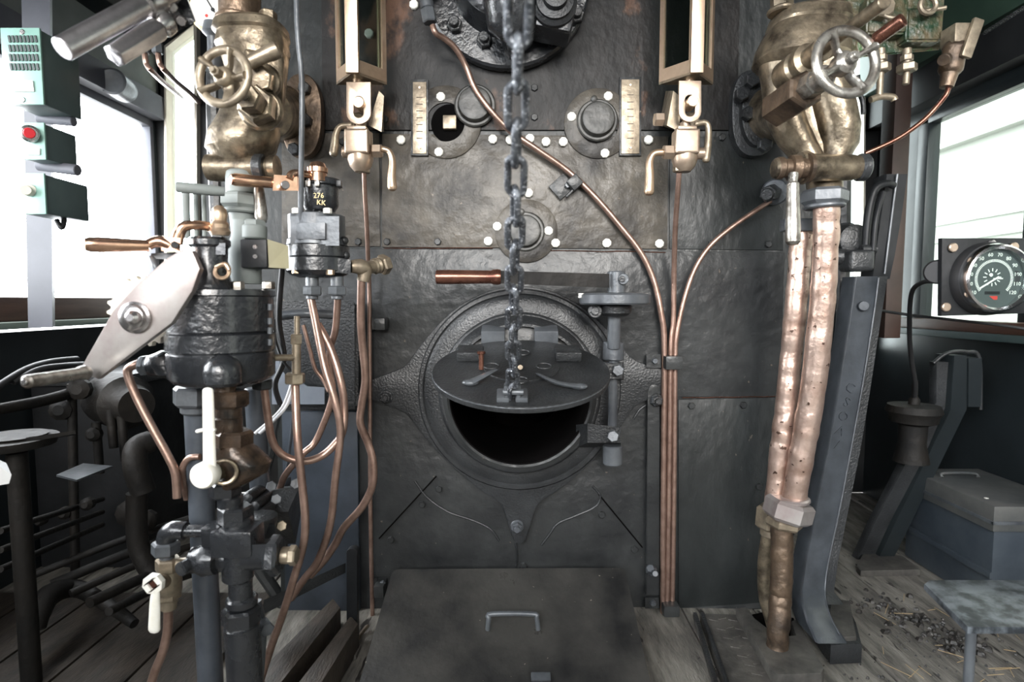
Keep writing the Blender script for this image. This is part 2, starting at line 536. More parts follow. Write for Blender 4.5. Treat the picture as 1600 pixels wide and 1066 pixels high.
# left wall with its long window opening
m = M()
bx(WL - .05, WL, YR, YF,  -.06, .80, m)
bx(WL - .05, WL, -1.70, YR,  -.06, 1.05, m)  # low unseen door panel, added to darken the left floor
bx(WL - .05, WL, YR, YF, 1.70, 2.12, m)
bx(WL - .05, WL, YR, .55, .80, 1.70, m)
bx(WL - .05, WL, 2.60, YF, .80, 1.70, m)
struct('wall_left', m, 'wall_dark')
m = bx(WL + .0, WL + .055, YR, 2.60, 1.70, 1.80, None, .004)
struct('trim_1', m, 'slate')
m = bx(WL + .001, WL + .03, YR, 2.60, 1.80, 1.98, None, .003)
struct('trim_2', m, 'greygreen')
m = bx(WL - .05, WL + .03, YR, 2.60, .835, .912, None, .006)
struct('trim_3', m, 'brown')
m = bx(WL - .05, WL + .07, YR, 2.60, .812, .834, None, .004)
struct('trim_4', m, 'ledge')
m = M()
bx(WL - .04, WL, .55, 2.60, 1.67, 1.70, m, .003)
bx(WL - .04, WL, .55, .60, .912, 1.67, m, .003)
bx(WL - .04, WL, 2.575, 2.60, .912, 1.67, m, .003)
struct('window_1', m, 'slate')
m = bx(WL - .05, WR + .05, -1.75, -1.7, 0, 1.28)  # unseen tender front behind the camera, height set to limit rear light
struct('unseen_tender_wall', m, 'wall_front')
# right wall with its window
m = M()
bx(WR, WR + .05, YR, YF,  -.06, .79, m)
bx(WR, WR + .05, YR, YF, 1.63, 2.12, m)
bx(WR, WR + .05, YR, .7, .79, 1.63, m)
bx(WR, WR + .05, 2.36, YF, .79, 1.63, m)
struct('wall_right', m, 'wall_dark')
m = M()
bx(WR - .005, WR + .045, 2.30, 2.36, .79, 1.63, m, .004)
bx(WR - .005, WR + .045, 1.80, 1.855, .79, 1.63, m, .004)
bx(WR - .005, WR + .045, .7, 2.36, 1.60, 1.63, m, .004)
fr = struct('window_2', m, 'wall_dark')
m = bx(WR + .018, WR + .022, 1.855, 2.30, .79, 1.60)
build('pane', m, 'glass', fr)
m = bx(WR - .06, WR + .05, YR, 2.40, .765, .79, None, .004)
struct('trim_5', m, 'teal_dark')
m = bx(WR - .05, WR - .0, YR, 2.40, .79, .83, None, .006)
struct('trim_6', m, 'brown')
m = bx(WR - .07, WR - .0, YR, YF, 1.66, 1.80, None, .004)
struct('trim_7', m, 'wall_front')
m = bx(WR - .10, WR - .0, YR, YF, 1.80, 2.0, None, .004)
struct('trim_8', m, 'green_strip')
m = bx(WR - .155, WR - .09, 2.28, 2.36, .75, 2.0, None, .004)
struct('trim_9', m, 'brown_dark')
# arched front wall with two lookout windows
prof = [(WL - .05, 2.06), (-1.1, 2.32), (-.55, 2.45), (0, 2.49), (.55, 2.45), (1.1, 2.32), (WR + .05, 2.06)]
def lookout(p): return [(q.x, q.z) for q in [P(a, b, YF) for a, b in p]]
wl_ = lookout([(263, 76), (313, 40), (313, 500), (263, 500)])
wr_ = [(-x, z) for x, z in wl_][::-1]
wr_ = lookout([(1300, 44), (1346, 76), (1346, 545), (1300, 545)])
m = M().plate([[(WL - .05, 0), (WR + .05, 0)] + prof[::-1], wl_, wr_], (0, YF + .05, 0), X1, Z1, .05)
struct('wall_front', m, 'wall_front')
for i, wp in enumerate((wl_, wr_)):
    cx = sum(p[0] for p in wp) / 4
    cz = sum(p[1] for p in wp) / 4
    ins = [(cx + (x - cx) * .86, cz + (z - cz) * .985) for x, z in wp]
    m = M().plate([wp, ins], (0, YF + .04, 0), X1, Z1, .07, 0)
    fr = struct('window_%d' % (3 + i), m, 'cream')
    m = M().plate([ins], (0, YF + .02, 0), X1, Z1, .004)
    build('pane', m, 'glass', fr)
m = M().plate([prof + [(x, z + .05) for x, z in prof[::-1]]], (0, YF, 0), X1, Z1, YF - YR + .9)
struct('ceiling', m, 'ceiling')
m = M()
for yy in (.35, 1.15, 1.95):
    pr = [(x * .97, z - .002) for x, z in prof]
    m.plate([pr + [(x, z - .07) for x, z in pr[::-1]]], (0, yy, 0), X1, Z1, .05)
struct('trim_10', m, 'ceiling')

# ================================================================== OUTSIDE, seen through the right window
m = bx(4.0, 4.3, -4, 6.0, -1.2, 5)
b_ = solo('shed', m, 'building', 'pale green shed wall outside the right cab window', 'building')
m = bx(3.9, 4.02, -4, 6.0, 2.28, 2.37, None, .01)
build('gutter', m, 'gutter', b_, 'grey gutter rail')
m = M()
for z in (1.60, 1.44):
    bx(3.97, 4.01, -4, 6.0, z, z + .03, m)
build('ledge_strip', m, 'gutter', b_)

# ================================================================== BOILER BACKHEAD
YB = 1.62
C0 = P(812, 618, 1.55)                              # centre of the firehole
bk = thing('boiler_backhead', 'black riveted steam boiler end plate with round open firehole', 'boiler', (0, YB, 0))
out_px = [(800, -420), (1100, -380), (1285, -180), (1318, 60), (1320, 300), (1316, 480), (1300, 640), (1255, 770), (1212, 890), (1200, 958),
          (440, 958), (432, 640), (404, 540), (350, 420), (336, 300), (334, 60), (370, -180), (500, -380)]
ow = [(P(a, b, YB).x, max(.002, P(a, b, YB).z)) for a, b in out_px]
def dens(lp, n=6):
    r = []
    for i in range(len(lp)):
        a, b = V(lp[i]), V(lp[(i + 1) % len(lp)])
        for k_ in range(n): r.append(tuple(a.lerp(b, k_ / n)))
    return r
hole = circ(C0.x, C0.z, .2, 64)
m = M().plate([dens(ow, 3), hole], (0, YB + .03, 0), X1, Z1, .03)
build('backplate', m, 'plate_dark', bk)
cx_, cz_ = .02, .9
inn = [(cx_ + (x - cx_) * .95, cz_ + (z - cz_) * .96 + .02) for x, z in ow]
m = M().plate([ow, inn], (0, YF - .06, 0), X1, Z1, YF - .06 - YB - .03)
build('outer_wrapper', m, 'plate_dark', bk)
m = M()                                             # rounded flange lip around the end plate
m.tube([V((x, YB + .012, z)) for x, z in ow] + [V((ow[0][0], YB + .012, ow[0][1]))], .022, n=10, res=3)
build('flange_lip', m, 'plate_low', bk)
# firebox mouth
m = M()
rings = []
for Y, r in ((1.552, .191), (1.548, .197), (1.553, .206), (1.60, .209), (2.0, .209), (2.02, .30), (2.45, .32), (2.45, .02), (2.44, .02), (2.43, .30), (2.04, .28), (2.0, .188)):
    rings.append(m.ring(V((C0.x, Y, C0.z)), X1, Z1, r, r, 64))
m.skin(rings, closed=True)
fb = build('firehole_tunnel', m, 'soot', bk, 'soot black firehole mouth')
m = M()
rings = []
for Y, r in ((1.595, .194), (1.546, .194), (1.543, .200), (1.549, .212), (1.595, .216)):
    rings.append(m.ring(V((C0.x, Y, C0.z)), X1, Z1, r, r, 72))
m.skin(rings, closed=True)
build('firehole_rim', m, 'plate_low', bk)

# sheets that cover the boiler end
def sheet(name, px, mat_, t, holes=(), bev=.0015, Y0=YB, label=None):
    L = [[(P(a, b, Y0 - t).x, P(a, b, Y0 - t).z) for a, b in px]] + [list(h) for h in holes]
    m_ = M().plate(L, V((0, Y0, 0)), X1, Z1, t, bev)
    return build(name, m_, mat_, bk, label)
H = lambda r: circ(C0.x, C0.z, r, 72)
sheet('lower_sheet', dens([(476, 388), (1226, 394), (1224, 470), (1218, 621), (1056, 620), (1056, 955), (562, 955), (562, 640), (474, 640)], 3), 'plate_low', .005, [H(.24)])
sheet('lower_right_sheet', [(1060, 625), (1220, 621), (1206, 880), (1196, 955), (1060, 955)], 'plate_dark', .005)
sheet('upper_left_sheet', [(440, 208), (592, 208), (594, 385), (440, 385)], 'plate_mid', .005)
sheet('middle_sheet', [(597, 209), (1044, 213), (1043, 389), (597, 386)], 'plate_mid', .007, label='grey brown sooty middle sheet')
sheet('upper_right_sheet', [(1047, 213), (1150, 214), (1224, 330), (1224, 391), (1046, 389)], 'plate_dark', .005)
sheet('top_sheet', [(500, -200), (1160, -200), (1152, 203), (504, 203)], 'plate_top', .008, label='rust stained top sheet')
sheet('side_sheet', [(440, 644), (558, 644), (562, 955), (446, 955)], 'plate_sheen', .018, label='black side sheet with blue reflection painted in')
m = M()
for a, b in (((682, 744), (592, 842)), ((935, 772), (1004, 856))):
    build('weld_seam', M().bar(P(*a, YB - .007), P(*b, YB - .007), .004, .004), 'soot', bk)
for q in ([(648, 752), (668, 778), (700, 800), (735, 812), (765, 826), (780, 846)], [(846, 852), (858, 836), (872, 818), (900, 806), (930, 792), (938, 776), (926, 760)], [(806, 848), (808, 872), (806, 886)],
          [(972, 574), (980, 596), (998, 614), (1010, 618)], [(990, 655), (1000, 640), (1012, 632)]):
    build('weld_bead', M().tube([P(a, b, YB - .006) for a, b in q], .0036, n=8), 'cast', bk)
# dried paint drips and rust lines on the seams
m = M()
for a, b in (((1066, 622), (1212, 620)), ((846, 392), (1040, 394)), ((600, 388), (770, 388))):
    m = M().tube([P(a[0] + (b[0] - a[0]) * t / 8, a[1] + (b[1] - a[1]) * t / 8 + random.uniform(-.7, .7), YB - .007) for t in range(9)], .0013, n=6, res=2)
    build('red_lead_seam', m, 'copper_dark', bk, 'thin red lead line along a seam')

# cast firehole ring with its lugs
cz = P(812, 610, 1.585)
pts = []
for i in range(160):
    a = 2 * PI * i / 160
    r = 163
    for a0_, A, wd in ((PI, 62, .13), (.06, 62, .13), (-PI / 2, 66, .10)):
        d = (a - a0_ + PI) % (2 * PI) - PI
        r += A * math.exp(-abs(d / wd) ** 2.2) + 24 * math.exp(-abs(d / .42) ** 2)
    pts.append((cz.x + r * S(1.585) * math.cos(a), cz.z + r * S(1.585) * math.sin(a)))
m = M().plate([pts, H(.212)], (0, YB - .004, 0), X1, Z1, .026, .006)
build('firehole_ring', m, 'cast', bk)
m = M()
rings = []
for Y, r in ((1.592, .286), (1.584, .285), (1.579, .281), (1.578, .272), (1.582, .268), (1.578, .262), (1.574, .240), (1.574, .214), (1.592, .213)):
    rings.append(m.ring(V((C0.x, Y, C0.z + .008)), X1, Z1, r, r, 96))
m.skin(rings, closed=True)
build('firehole_ring_step', m, 'cast', bk)
for a, b in ((604, 620), (1025, 625), (808, 822)):
    m = M()
    c = P(a, b, 1.59)
    m.cyl(c, c + V((0, -.006, 0)), .019)
    m.hex(c + V((0, -.006, 0)), c + V((0, -.022, 0)), .0155, .4)
    m.cyl(c + V((0, -.022, 0)), c + V((0, -.032, 0)), .009)
    build('lug_stud', m, 'cast_grey' if b == 822 else 'cast', bk)

# hood, hinge blocks above the flap
m = M()
m.torus(V((C0.x, 1.560, C0.z + .004)), Y1, .214, .011, n=80)
m.lathe(P(862, 505, 1.56), P(852, 545, 1.55) - P(862, 505, 1.56), [(0, .012), (.03, .015), (.06, .010)], 14)
build('hood_bead', m, 'cast', bk)
m = M()
rings = []
for i in range(41):
    t = math.radians(12 + 156 * i / 40)
    k_ = min(1, math.sin(math.pi * i / 40) * 1.6)
    dr, rg = V((math.cos(t), 0, math.sin(t))), []
    for Y, r in ((1.575, .222), (1.572 - .012 * k_, .220), (1.562 - .030 * k_, .210), (1.556 - .040 * k_, .195), (1.556 - .040 * k_, .188), (1.575, .186)):
        rg.append(m.b.verts.new(V((C0.x, Y, C0.z + .004)) + dr * r))
    rings.append(rg)
m.skin(rings)
build('flap_hood', m, 'cast', bk)
arc = [(C0.x + .208 * math.cos(t), C0.z + .208 * math.sin(t)) for t in [math.radians(28 + 124 * i / 24) for i in range(25)]]
m = M().plate([arc], (0, 1.56, 0), X1, Z1, .018, .004)
build('hood_plate', m, 'plate_low', bk)
for a in (771, 853):
    c = P(a, 528, 1.515)
    m = M().box(c, (.062, .055, .056), Euler((.28, 0, 0)).to_matrix(), .004)
    build('hinge_block', m, 'cast_grey', bk)
# plug bosses
def boss(px, py, rp, rc, cap=True):
    c = P(px, py, YB)
    k_ = S(YB)
    m_ = M()
    rr = [m_.ring(V((c.x, Y, c.z)), X1, Z1, r * k_, r * k_, 56) for Y, r in
          ((YB - .001, rp), (YB - .012, rp), (YB - .0135, rp - 1.2), (YB - .0135, rc + 1), (YB - .001, rc + 1))]
    m_.skin(rr, closed=True)
    build('boss_ring', m_, 'plate_mid', bk)
def cap_(px, py, rc, name='plug_cap', dy=0.012):
    c = P(px, py, YB)
    k_ = S(YB)
    m_ = M().lathe(V((c.x, YB - dy, c.z)), (0, -1, 0), [(0, rc * 1.2 * k_), (.006, rc * 1.2 * k_), (.009, rc * 1.12 * k_), (.009, rc * 1.0 * k_), (.022, rc * .96 * k_), (.027, rc * .90 * k_), (.028, rc * .82 * k_), (.0275, rc * .5 * k_)], 48)
    m_.lathe(V((c.x, YB - dy, c.z)) + V((-rc * 1.1 * k_ * .2, 0, rc * 1.18 * k_)), (0, -1, 0), [(0, .009), (.012, .009), (.014, .006)], 14)
    return build(name, m_, 'cap_paint', bk)
boss(934, 195, 52, 30)
cap_(932, 191, 26)
boss(697, 193, 54, 28)
cap_(743, 169, 26, dy=.016)
m = M()
c = P(704, 195, YB)
m.lathe(V((c.x, YB - .0075, c.z)), (0, -1, 0), [(0, 29 * S(YB)), (.0015, 29 * S(YB)), (.002, 28 * S(YB))], 40)  # flat black disc, paints the darkness inside the well
build('plug_well_shade', m, 'soot', bk, 'black disc painting the dark of an open plug well')
m = M().box((c.x, YB - .012, c.z), (.037, .03, .037), None, .003)
build('square_plug', m, 'brass_dull', bk, 'square brass plug')
boss(822, 362, 48, 28)
cap_(820, 363, 25)
# chalk white hex bolts, then plain ones
for a, b in ((647, 8), (577, 53), (689, 152), (950, 151), (893, 183), (627, 219), (686, 238), (770, 218), (797, 219), (828, 217), (853, 222),
             (880, 222), (945, 240), (1013, 219), (826, 302), (777, 354), (857, 361), (763, 377), (868, 380), (948, 380), (1030, 381)):
    build('white_bolt', bolt(a, b, YB - .012, 7.0, .010, 8), 'white_bolt', bk, 'chalk white bolt head')
for a, b in ((605, 378), (684, 378), (835, 138), (835, 184), (1200, 382), (1112, 380), (1080, 634), (1161, 633), (660, 788), (940, 804),
             (991, 858), (611, 843), (686, 764), (536, 222), (602, 187), (1128, 215), (560, 378), (818, 884), (1186, 760), (500, 380)):
    build('bolt', bolt(a, b, YB - .006, 5.8, .010, 6, random.random()), 'plate_low', bk)
# water level scale plates
for (x0, x1, y0, y1, mt, lb) in ((645, 666, 128, 240, 'brass_dull', 'brass scale plate with red reflection'), (971, 999, 124, 240, 'brass_dull', None)):
    m = facing([[(x0, y1), (x1, y1), (x1, y0), (x0, y0)]], YB - .022, .004, .001)
    sp = build('scale_plate', m, mt, bk)
    m = facing([[(x0 - 3, y1 + 3), (x1 + 3, y1 + 3), (x1 + 3, y0 - 4), (x0 - 3, y0 - 4)]], YB - .018, .016, .001)
    build('scale_backing', m, 'plate_low', bk)
    xc = (x0 + x1) / 2
    m = M()
    for yy in (y0 + 9, y1 - 9): m.merge(bolt(xc, yy, YB - .022, 2.2, .004, 8).b)
    build('screw', m, 'brass_pale', sp)
    m = M()
    for dx in (-7, 7):
        for yy in (y0 + 11, y1 - 17): m.merge(bolt(xc + dx, yy, YB - .0222, 1.9, .0015, 8).b)
    for i in range(7):
        yy = y0 + 24 + i * (y1 - y0 - 48) / 6
        m.merge(facing([[(xc - 5, yy + .6), (xc + 5, yy + .6), (xc + 5, yy - .6), (xc - 5, yy - .6)]], YB - .0226, .0006).b)
    build('stamped_mark', m, 'stamp', sp)

# ================================================================== FIREHOLE FLAP AND CHAIN
HP = P(812, 531, 1.50)
fa = math.radians(15)
fv = V((0, -math.cos(fa), -math.sin(fa)))
fn = V((0, -math.sin(fa), math.cos(fa)))
def D(px, py, h=0.0):
    d = _R @ V(((px - 800) / F, -(py - 533) / F, -1))
    p0 = HP + fn * h
    return CAM + d * ((p0 - CAM).dot(fn) / d.dot(fn))
fl = thing('firehole_flap', 'round black iron flap hanging tilted over the firehole on a chain', 'fire door', HP)
m = M()
cd_ = HP + fv * .205
uxf = X1
m.plate([circ(0, 0, .203, 80)], cd_ - fn * .014, uxf, -fv, .014, .003)
build('flap_disc', m, 'cast', fl)
m = M()
m.torus(cd_ - fn * .004, fn, .2012, .0022, n=96, k=8)
build('worn_edge', m, 'cast_grey', fl, 'worn shiny edge')
m = M()
c = D(815, 574)
m.plate([circ(0, 0, .088, 56)], c, uxf, -fv, .004, .0015)
dm = build('air_damper', m, 'cast', fl)
m = M()
for a, b in ((817, 551), (768, 572), (850, 572), (813, 594)):
    c = D(a, b, .0045)
    m.torus(c, fn, .017, .0018, n=24, k=6)
build('air_hole', m, 'cast', dm)
m = M().cyl(D(813, 574, .003), D(813, 574, .012), .006)
build('pivot_pin', m, 'brass_dull', dm)
for pts_, in (([(735, 598), (755, 588), (775, 578)],), ([(905, 604), (870, 598), (840, 584)],)):
    m = M()
    m.tube([D(a, b, h) for (a, b), h in zip(pts_, (.006, .014, .020))], [.017, .014, .007], n=10, flat=.35)
    lv = build('damper_lever', m, 'cast_grey', fl)
    m = M().sph(D(*pts_[0], .006), .018, (1, .8, .4))
    build('lever_weld', m, 'cast_grey', fl)
m = M()
m.cyl(D(752, 578, .012), D(752, 578, .012) + V((0, 0, .035)), .0055)
m.cyl(D(752, 578, .012) + V((0, 0, .035)), D(752, 578, .012) + V((0, 0, .042)), .0095)
build('stop_pin', m, 'copper_dark', fl)
Rf = Matrix((uxf, -fv, fn)).transposed()
for a in (735, 887):
    m = M().box(D(a, 552, .012), (.062, .058, .024), Rf, .005)
    build('hinge_tab', m, 'cast', fl)
m = M()
for a in (786, 815):
    m.box(D(a, 618, .004), (.026, .05, .012), Rf, .004)
    m.box(D(a - (5 if a > 800 else -5), 612, .018), (.009, .022, .032), Rf, .003)
m.cyl(D(786, 613, .022), D(818, 613, .022), .006)
build('chain_lug', m, 'cast_grey', fl)

# chain: alternate links along a straight line from the roof to the lug
A, Bc = P(811, -60, .54), D(801, 612, .020)
L = (Bc - A).length
zc = (Bc - A) / L
xs = (X1 - zc * X1.dot(zc)).normalized()
ys = zc.cross(xs)
nl = 16
pitch = L / nl
ch = thing('lifting_chain', 'steel link chain hanging in the middle and holding up the firehole flap', 'chain', Bc)
wr = .0047
for i in range(nl + 1):
    c = A + zc * (pitch * i)
    ang = (PI / 2 if i % 2 == 0 else 0) + (.35 * math.sin(i * 1.7))
    if i > 14: ang += .3
    sx = xs * math.cos(ang) + ys * math.sin(ang)
    hl, hw = pitch * .5 + wr * .9, .0105
    m = M()
    pp = []
    nrm = zc.cross(sx)
    for q in range(28):
        t = 2 * PI * q / 28
        pp.append(c + zc * (hl - hw) * (1 if math.sin(t) >= 0 else -1) + zc * hw * math.sin(t) + sx * hw * math.cos(t))
    rings = []
    for q in range(28):
        tg = (pp[(q + 1) % 28] - pp[q - 1]).normalized()
        o1 = nrm
        o2 = tg.cross(nrm)
        rings.append(m.ring(pp[q], o1, o2, wr, wr, 10))
    m.skin(rings, closed=True)
    build('chain_link', m, 'chain', ch)

m = M().cyl(A + V((0, 0, .01)), V((A.x, A.y, 2.48)), .006)
build('hanger_rod', m, 'cast', ch)

# ================================================================== FIREHOLE SHUTTER HANDLE AND ITS POST
th = thing('shutter_post', 'upright iron hinge post with round disc to the right of the firehole', 'post', P(957, 720, 1.53))
YP = 1.47
m = M().cyl(P(963, 462, YP), P(963, 424, YP), .023, n=28)
m.cyl(P(974, 436, YP - .03), P(974, 436, YP + .01), .014)
build('post_head', m, 'cast_grey', th)
m = M().cyl(P(972, 436, YP - .036), P(972, 436, YP - .028), .008)
build('set_bolt', m, 'cast', th)
m = M().lathe(P(960, 476, YP), Z1, [(0, .086), (.004, .090), (.024, .090), (.028, .086), (.030, .06), (.031, .03)], 56)
build('stop_disc', m, 'cast_grey', th)
m = M()
for a in (908, 1008): m.box(P(a, 462, YP - .01), (.014, .018, .012), None, .002)
build('disc_notch_tab', m, 'white_bolt', th, 'white tipped tab')
m = M().lathe(P(960, 494, YP), Z1, [(0, .030), (.008, .042), (.026, .044), (.03, .036)], 32)
build('collar', m, 'cast', th)
m = M().cyl(P(930, 486, YP + .01), P(930, 486, YP - .03), .018)
m.cyl(P(930, 486, YP - .03), P(930, 486, YP - .04), .010)
build('side_boss', m, 'cast', th)
m = M().cyl(P(959, 545, YP + .02), P(960, 490, YP + .01), .017)
m.cyl(P(957, 672, YP + .04), P(958, 560, YP + .03), .0125)
build('post_rod', m, 'cast_grey', th)
for a, b, c_, d_, r in ((958, 563, 959, 534, .028), (957, 590, 958, 566, .027), (957, 726, 957, 696, .026)):
    m = M().cyl(P(a, b, YP + .04), P(c_, d_, YP + .04), r, n=28)
    build('hinge_knuckle', m, 'cast_grey', th)
m = M().hull([P(938, 592, 1.47), P(972, 592, 1.47), P(972, 568, 1.47), P(938, 568, 1.47), P(930, 594, 1.57), P(975, 594, 1.57), P(975, 566, 1.57), P(930, 566, 1.57)])
build('bracket', m, 'cast', th)
m = M().hull([P(918, 692, 1.50), P(970, 692, 1.48), P(970, 668, 1.48), P(918, 662, 1.50), P(900, 700, 1.57), P(970, 696, 1.54), P(970, 668, 1.54), P(900, 664, 1.57)])
build('bracket', m, 'cast', th)
for a, b in ((966, 579), (958, 682)):
    m = M().hex(P(a, b, 1.48), P(a, b, 1.45), .016, .3)
    build('bracket_bolt', m, 'cast_grey', th)

sh = thing('shutter_lever', 'flat black iron lever with a copper grip above the firehole', 'lever handle', P(800, 440, 1.44))
m = M().hull([P(778, 443, 1.432), P(952, 450, 1.44), P(952, 428, 1.44), P(778, 423, 1.432), P(778, 443, 1.446), P(952, 450, 1.455), P(952, 428, 1.455), P(778, 423, 1.446)])
build('lever_bar', m, 'machine', sh)
g0, g1 = P(681, 433, 1.436), P(770, 433, 1.438)
m = M().lathe(g0, g1 - g0, [(0, .014), (.002, .0175), (.03, .0182), ((g1 - g0).length - .004, .0165), ((g1 - g0).length, .019), ((g1 - g0).length + .012, .020), ((g1 - g0).length + .02, .0185)], 32)
build('grip', m, 'copper_dark', sh, 'worn copper grip')

# ================================================================== COVER PLATE IN FRONT OF THE BOILER
TL, TR = P(612, 888, 1.545), P(974, 889, 1.545)
BL, BR = P(552, 1100, 1.20), P(1024, 1100, 1.20)
ux = (TR - TL).normalized()
uy = ((TL + TR) / 2 - (BL + BR) / 2).normalized()
un = ux.cross(uy).normalized()
o = (BL + BR) / 2
def uvp(p): return ((p - o).dot(ux), (p - o).dot(uy))
a_, b_, c_, d_ = [uvp(p) for p in (BL, BR, TR, TL)]
def corner(p, q, r_, rad=.02, n=4):
    p, q, r_ = V(p), V(q), V(r_)
    s0 = q + (p - q).normalized() * rad
    s1 = q + (r_ - q).normalized() * rad
    return [tuple((s0 * (1 - t) ** 2 + q * 2 * t * (1 - t) + s1 * t * t)) for t in [i / n for i in range(n + 1)]]
lp = corner(d_, a_, b_) + corner(a_, b_, c_) + corner(b_, c_, d_) + corner(c_, d_, a_)
cv = thing('ashpan_cover', 'sloping black iron cover plate with a bar handle below the firehole', 'cover plate', (o.x, o.y, .0))
m = M().plate([lp], o - un * .012, ux, uy, .012, .003)
build('cover_plate', m, 'cover', cv)
m = M().hull([(BL.x + .02, BL.y + .02, .0), (BR.x - .02, BR.y + .02, .0), (BR.x - .03, BR.y + .03, BR.z - .016), (BL.x + .03, BL.y + .03, BL.z - .016),
              (TL.x + .02, TL.y, .0), (TR.x - .02, TR.y, .0), (TR.x - .02, TR.y - .01, TR.z - .016), (TL.x + .02, TL.y - .01, TL.z - .016)])
build('support_box', m, 'black', cv)
def CP(px, py, h=0.0):
    d = _R @ V(((px - 800) / F, -(py - 533) / F, -1))
    return CAM + d * ((o + un * h - CAM).dot(un) / d.dot(un))
m = M()
hp = [CP(762, 984), CP(764, 980) + un * .030, CP(768, 975) + un * .036, CP(832, 975) + un * .036, CP(838, 978) + un * .030, CP(841, 984)]
m.tube(hp, .0062, n=12, res=4)
build('bar_handle', m, 'cast_grey', cv)
m = M().box(CP(845, 1058, .003), (.045, .02, .006), Matrix((ux, uy, un)).transposed(), .002)
build('slot_lip', m, 'cast_grey', cv)

# ================================================================== STEAM TURRET (top middle)
tu = thing('steam_turret', 'round black bolted casting on the boiler at the top middle', 'steam turret', P(790, 0, 1.55))
m = M().lathe(P(792, -20, 1.60), (0, -1, 0), [(0, .222), (.024, .222), (.03, .216), (.032, .15), (.05, .14), (.10, .13), (.12, .10)], 64)
build('turret_flange', m, 'cast_gloss', tu)
m = M()
m.loft([(P(800, 60, 1.46), .03, .03), (P(800, 45, 1.46), .06, .05), (P(798, 0, 1.45), .07, .06), (P(798, -60, 1.45), .07, .06)], 24)
m.box(P(862, 30, 1.50), (.11, .10, .09), Euler((0, .2, 0)).to_matrix(), .015)
build('turret_body', m, 'cast_gloss', tu)
m = M().lathe(P(866, 8, 1.45), (0, -1, 0), [(0, .055), (.012, .055), (.02, .045), (.03, .045), (.034, .03), (.05, .028), (.052, .018)], 40)
build('turret_boss', m, 'cast', tu)
for a, b in ((711, 42), (757, 66), (866, 60), (800, 82), (900, 28)):
    c = P(a, b, 1.57)
    m = M().hex(c, c + V((0, -.022, 0)), .021, .2)
    m.cyl(c + V((0, -.022, 0)), c + V((0, -.038, 0)), .0125)
    build('flange_nut', m, 'cast', tu)
m = M()
m.hex(P(672, 36, 1.50), P(668, 14, 1.50), .019, .4)
m.cyl(P(668, 14, 1.50), P(666, 2, 1.50), .017)
m.tube([P(666, 4, 1.50), P(664, -14, 1.51), P(690, -30, 1.54)], .014)
build('pipe_union', m, 'cast_grey', tu, 'grey pipe union nut')

